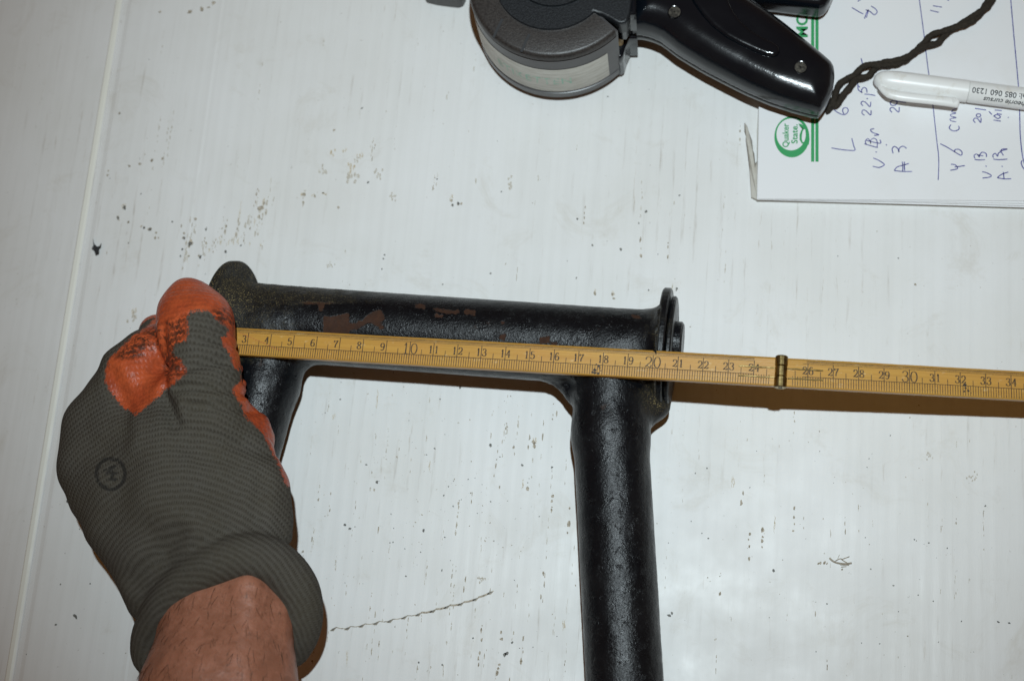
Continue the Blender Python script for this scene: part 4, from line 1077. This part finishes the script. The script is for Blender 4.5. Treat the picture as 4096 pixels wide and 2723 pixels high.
# green heading
def q8(x, y, h=ZI): return z8(x, y, h)
GR = []
def ell(cx, cy, rx, ry, a0=0, a1=2 * math.pi, n=48): return [(cx + rx * math.cos(a0 + (a1 - a0) * i / n), cy + ry * math.sin(a0 + (a1 - a0) * i / n)) for i in range(n + 1)]
oe = ell(466, 955, 122, 143); ie = ell(461, 938, 102, 111)
V = [q8(*p) for p in oe[:-1]] + [q8(*p) for p in ie[:-1]]; n48 = 48
GR.append((V, [(i, (i + 1) % n48, n48 + (i + 1) % n48, n48 + i) for i in range(n48)]))
# tail loop
to = [(512, 862), (530, 866), (560, 885), (580, 920), (590, 970), (584, 1010), (560, 1010), (535, 1000), (520, 975), (520, 940), (530, 910), (545, 895), (520, 880)]
ti = [(548, 905), (560, 898), (566, 900), (572, 915), (570, 950), (564, 975), (552, 992), (540, 990), (535, 970), (536, 945), (540, 920), (545, 908), (547, 906)]
V = [q8(*p) for p in to] + [q8(*p) for p in ti]; nt_ = len(to)
GR.append((V, [(i, (i + 1) % nt_, nt_ + (i + 1) % nt_, nt_ + i) for i in range(nt_)]))
for x0, x1 in ((600, 622), (630, 652)):
    GR.append(([q8(x0, -100), q8(x1, -100), q8(x1, 1128), q8(x0, 1128)], [(0, 1, 2, 3)]))
def text8(txt, x, y0, y1, hpx, bold):   # reads upward: starts at y0, ends at y1, glyph height hpx towards -x
    tv, tf = font_mesh(txt, 1.0, bold)
    xs = [v[0] for v in tv]; x_0, x_1 = min(xs), max(xs); H1 = .70
    return [q8(x - y / H1 * hpx, y0 + (xx - x_0) / (x_1 - x_0) * (y1 - y0)) for xx, y in tv], tf
GR.append(text8('Quaker', 443, 1028, 862, 43, .018)); GR.append(text8('State.', 505, 1002, 868, 43, .018))
GR.append(text8('H MOTOR OIL', 575, 372, -330, 78, .025))
GR = [([p + Vector((0, 0, .00002 * gi)) for p in v], f) for gi, (v, f) in enumerate(GR)]
mesh_obj('printed_heading', *join_geo([(v, f) for v, f in GR]), mgreen.m, page)
HW = [
 [(742, 1032), (800, 1042), (865, 1049), (906, 1047), (898, 1020), (884, 966)],
 [(762, 768), (790, 788), (825, 801), (850, 790), (859, 768), (845, 752), (825, 757), (820, 775), (830, 797)],
 [(1030, 1160), (1075, 1168), (1108, 1152), (1104, 1140), (1070, 1118), (1033, 1102)], [(1050, 1058), (1058, 1063)],
 [(972, 1003), (1020, 1018), (1065, 1030)], [(985, 1008), (978, 985), (995, 968), (1012, 985), (1015, 1003), (1015, 980), (1035, 965), (1055, 975), (1062, 1000), (1060, 1028)], [(985, 980), (1080, 1000), (1080, 975)],
 [(1040, 945), (1072, 940), (1030, 925), (1015, 905), (1040, 898)], [(1122, 1008), (1128, 1014)],
 [(972, 805), (955, 790), (960, 770), (980, 772), (1015, 803), (1018, 770)], [(962, 740), (948, 722), (958, 708), (980, 715), (1010, 745), (1016, 712)], [(986, 688), (996, 690)], [(972, 657), (1020, 662), (1047, 668)],
 [(990, 648), (985, 620), (965, 612), (950, 635), (958, 648), (930, 628), (925, 600)], [(949, 408), (958, 445), (966, 470)], [(930, 560), (925, 590), (940, 612)],
 [(1180, 1190), (1240, 1196), (1303, 1196)], [(1180, 1190), (1200, 1165), (1250, 1150), (1282, 1140)], [(1235, 1128), (1240, 1160), (1238, 1195)], [(1250, 1128), (1252, 1190)],
 [(1172, 1070), (1165, 1040), (1182, 1022), (1205, 1038), (1212, 1062), (1215, 1035), (1240, 1020), (1266, 1035)],
 [(1165, 785), (1150, 768), (1158, 752), (1178, 755), (1210, 783), (1215, 748)], [(1185, 705), (1165, 703), (1152, 720), (1162, 735), (1190, 732), (1200, 712), (1185, 703), (1262, 716)],
 [(1352, -20), (1372, 130), (1390, 270), (1405, 400), (1425, 550), (1445, 700), (1462, 850), (1476, 980), (1488, 1080), (1490, 1160), (1486, 1255)],
 [(1430, 74), (1490, 88)], [(1450, 42), (1512, 52)], [(1548, 2), (1562, 4)],
 [(1570, 1188), (1620, 1176), (1605, 1150), (1575, 1146)], [(1600, 1165), (1640, 1160), (1672, 1155)], [(1500, 1003), (1550, 1028), (1610, 1065), (1645, 1083), (1652, 1062), (1630, 1042), (1602, 1046), (1605, 1065)],
 [(1575, 870), (1563, 892), (1582, 911), (1612, 913), (1632, 898), (1628, 878)], [(1612, 850), (1575, 843), (1572, 829), (1611, 821), (1577, 812), (1574, 799), (1610, 790), (1582, 781), (1590, 766), (1612, 760)],
 [(1795, 1242), (1845, 1235), (1854, 1222), (1820, 1204), (1793, 1198)], [(1816, 1156), (1824, 1162)], [(1740, 1112), (1775, 1116), (1812, 1114)], [(1742, 1105), (1736, 1085), (1756, 1075), (1772, 1095), (1775, 1082), (1792, 1062), (1820, 1072), (1822, 1095)], [(1760, 1080), (1800, 1088)],
 [(1745, 857), (1732, 840), (1742, 825), (1762, 830), (1782, 855), (1785, 822)], [(1752, 812), (1755, 798), (1775, 795), (1782, 808), (1768, 818), (1752, 812)], [(1742, 757), (1820, 768)],
 [(1898, 1240), (1950, 1248), (1995, 1246)], [(1898, 1238), (1930, 1215), (1975, 1200)], [(1940, 1200), (1945, 1245)], [(1928, 1158), (1936, 1163)],
 [(1870, 1110), (1910, 1114), (1968, 1110)], [(1872, 1100), (1866, 1085), (1884, 1070), (1900, 1090), (1905, 1070), (1925, 1062), (1940, 1085)], [(1915, 1055), (1968, 1040), (1930, 1042), (1925, 1060)],
 [(1872, 838), (1922, 846)], [(1870, 812), (1895, 800), (1920, 815), (1900, 828), (1875, 808)], [(1895, 792), (1930, 800)], [(1880, 768), (1930, 772)], [(1972, 818), (1978, 822)], [(1840, 778), (1860, 800)],
 [(1990, -20), (2002, 120), (2018, 300), (2034, 470), (2048, 640), (2054, 800), (2058, 940), (2072, 1080), (2090, 1150)],
 [(2096, 1190), (2075, 1165), (2064, 1135), (2072, 1120)], [(885, 55), (935, 85), (965, 100)], [(960, -10), (935, 5), (925, 12)], [(972, 132), (985, 95), (1000, 70), (985, 125)], [(980, 70), (1010, 82), (1040, 105), (1060, 88), (1050, 65), (1018, 45)],
]
hg = []
for st in HW:
    pts = spline([Vector((x, y, 0)) for x, y in st], 5)
    hg.append(ribbon_geo([q8(p.x, p.y, ZI + .00003) for p in pts], .00044 if len(st) < 10 else .00038))
mesh_obj('handwriting', *join_geo(hg), mblue.m, page)

# ------------------------------------------------------------------ ballpoint pen
pen = empty('ballpoint_pen', z8(1400, 600, PZ), 'white plastic ballpoint pen with a clip and black printed phone number on the notepad', 'pen')
PR = .0049; PH = PZ + PR
pa = z8(1100, 562, PH); pb = z8(2084, 689, PH); pu = (pb - pa).normalized(); pv_ = Vector((0, 0, 1)).cross(pu).normalized()
cap = [(-.0040, .0006), (-.0037, .0016), (-.0028, .0028), (-.0010, .0039), (.002, .0045), (.006, .0048), (.012, PR), (.0332, PR)]
Lc = (z8(1690, 636, PH) - pa).length
cap[-1] = (Lc, PR)
mesh_obj('cap', *tube_geo([pa + pu * a for a, r in cap], [r for a, r in cap], 40), mpen.m, pen, True)
barrel = mesh_obj('barrel', *tube_geo([pa + pu * a for a in (Lc + .0002, Lc + .0005, Lc + .09)], [PR - .0004, PR - .0001, PR - .0001], 40), mpen.m, pen, True)
# clip along the near side
cl_pts = [z8(1075, 605, PH + .0018), z8(1130, 645, PH + .0026), z8(1200, 668, PH + .0030), z8(1300, 682, PH + .0032), z8(1450, 698, PH + .0032), z8(1560, 711, PH + .0030), z8(1632, 722, PH + .0026)]
clp = spline(cl_pts, 5)
rads = [.0009 + .0013 * min(1, i / 6) for i in range(len(clp))]; rads[-1] = .0012
mesh_obj('clip', *tube_geo(clp, rads, 14, squash=.7), mpen.m, pen, True)
mesh_obj('clip_end', *tube_geo([z8(1590, 704, PH + .0030), z8(1606, 706, PH + .0044)], [.0017, .0012], 12), mpen.m, pen, True)
def pen_text(txt, size, shear, xleft, ang0, bold):
    """rotated half a turn: first letters far from the tip"""
    tv, tf = font_mesh(txt, size, bold, shear, 1.0)
    xm = max(v[0] for v in tv); V = []
    for x, y in tv:
        along = xleft + (xm - x); a = ang0 - y / PR
        V.append(pa + pu * along + pv_ * ((PR + .00004) * math.sin(a)) + Vector((0, 0, (PR + .00004) * math.cos(a))))
    return V, tf
al1 = (z8(1716, 655, PH + .003) - pa).dot(pu); al2 = (z8(1800, 700, PH + .003) - pa).dot(pu)
mesh_obj('printed_text', *join_geo([pen_text('Tel: 085 060 1230', .0034, 0, al1, -.02, .00005), pen_text('theorie cursus', .0032, .25, al2, -.74, .00003)]), mblk.m, barrel)

# ------------------------------------------------------------------ cord
cord = empty('cord', z8(1300, 380, PZ), 'black twisted cord running from the label gun handle across the notepad to the top edge', 'cord')
cp = [(700, 770, .006), (748, 735, .008), (778, 700, .009), (803, 645, .009), (840, 592, .009), (900, 545, .0088), (965, 508, .0088), (1035, 468, .0086), (1095, 448, .0085), (1180, 438, .0086), (1262, 410, .0088), (1325, 362, .009), (1400, 308, .0085),
      (1470, 268, .0085), (1540, 225, .009), (1610, 190, .009), (1680, 158, .009), (1745, 118, .009), (1800, 70, .009), (1845, 10, .009), (1880, -60, .009), (1920, -160, .009)]
cc = spline([z8(x, y, h) for x, y, h in cp], 12)
Ln = [0]
for a, b in zip(cc[:-1], cc[1:]): Ln.append(Ln[-1] + (b - a).length)
for sgn in (1, -1):
    pts = []
    for i, p in enumerate(cc):
        a = cc[max(i - 1, 0)]; b = cc[min(i + 1, len(cc) - 1)]; t = (b - a).normalized(); s_ = Vector((0, 0, 1)).cross(t).normalized()
        ph = Ln[i] / .030 * 2 * math.pi + .6 + 1.3 * math.sin(Ln[i] / .017)
        pjx = proj(np.array([list(p)]))[0][0]
        gap = 0.0
        for gx, gw in ((2152, 16), (1993, 16), (1946, 18)):
            gap += .0017 * math.exp(-((pjx - gx) / gw) ** 2)
        am = .00075 * math.cos(ph); off = am + (gap if am >= 0 else -gap)
        if gap > .0002: off = (.0006 + gap)
        pts.append(p + s_ * (sgn * off) + Vector((0, 0, sgn * .0007 * math.sin(ph))) + Vector((random.gauss(0, .00008), random.gauss(0, .00008), 0)))
    mesh_obj('strand', *tube_geo(pts, [.00148 + .00010 * math.sin(q / .0007) for q in Ln], 10), mcord.m, cord, True)
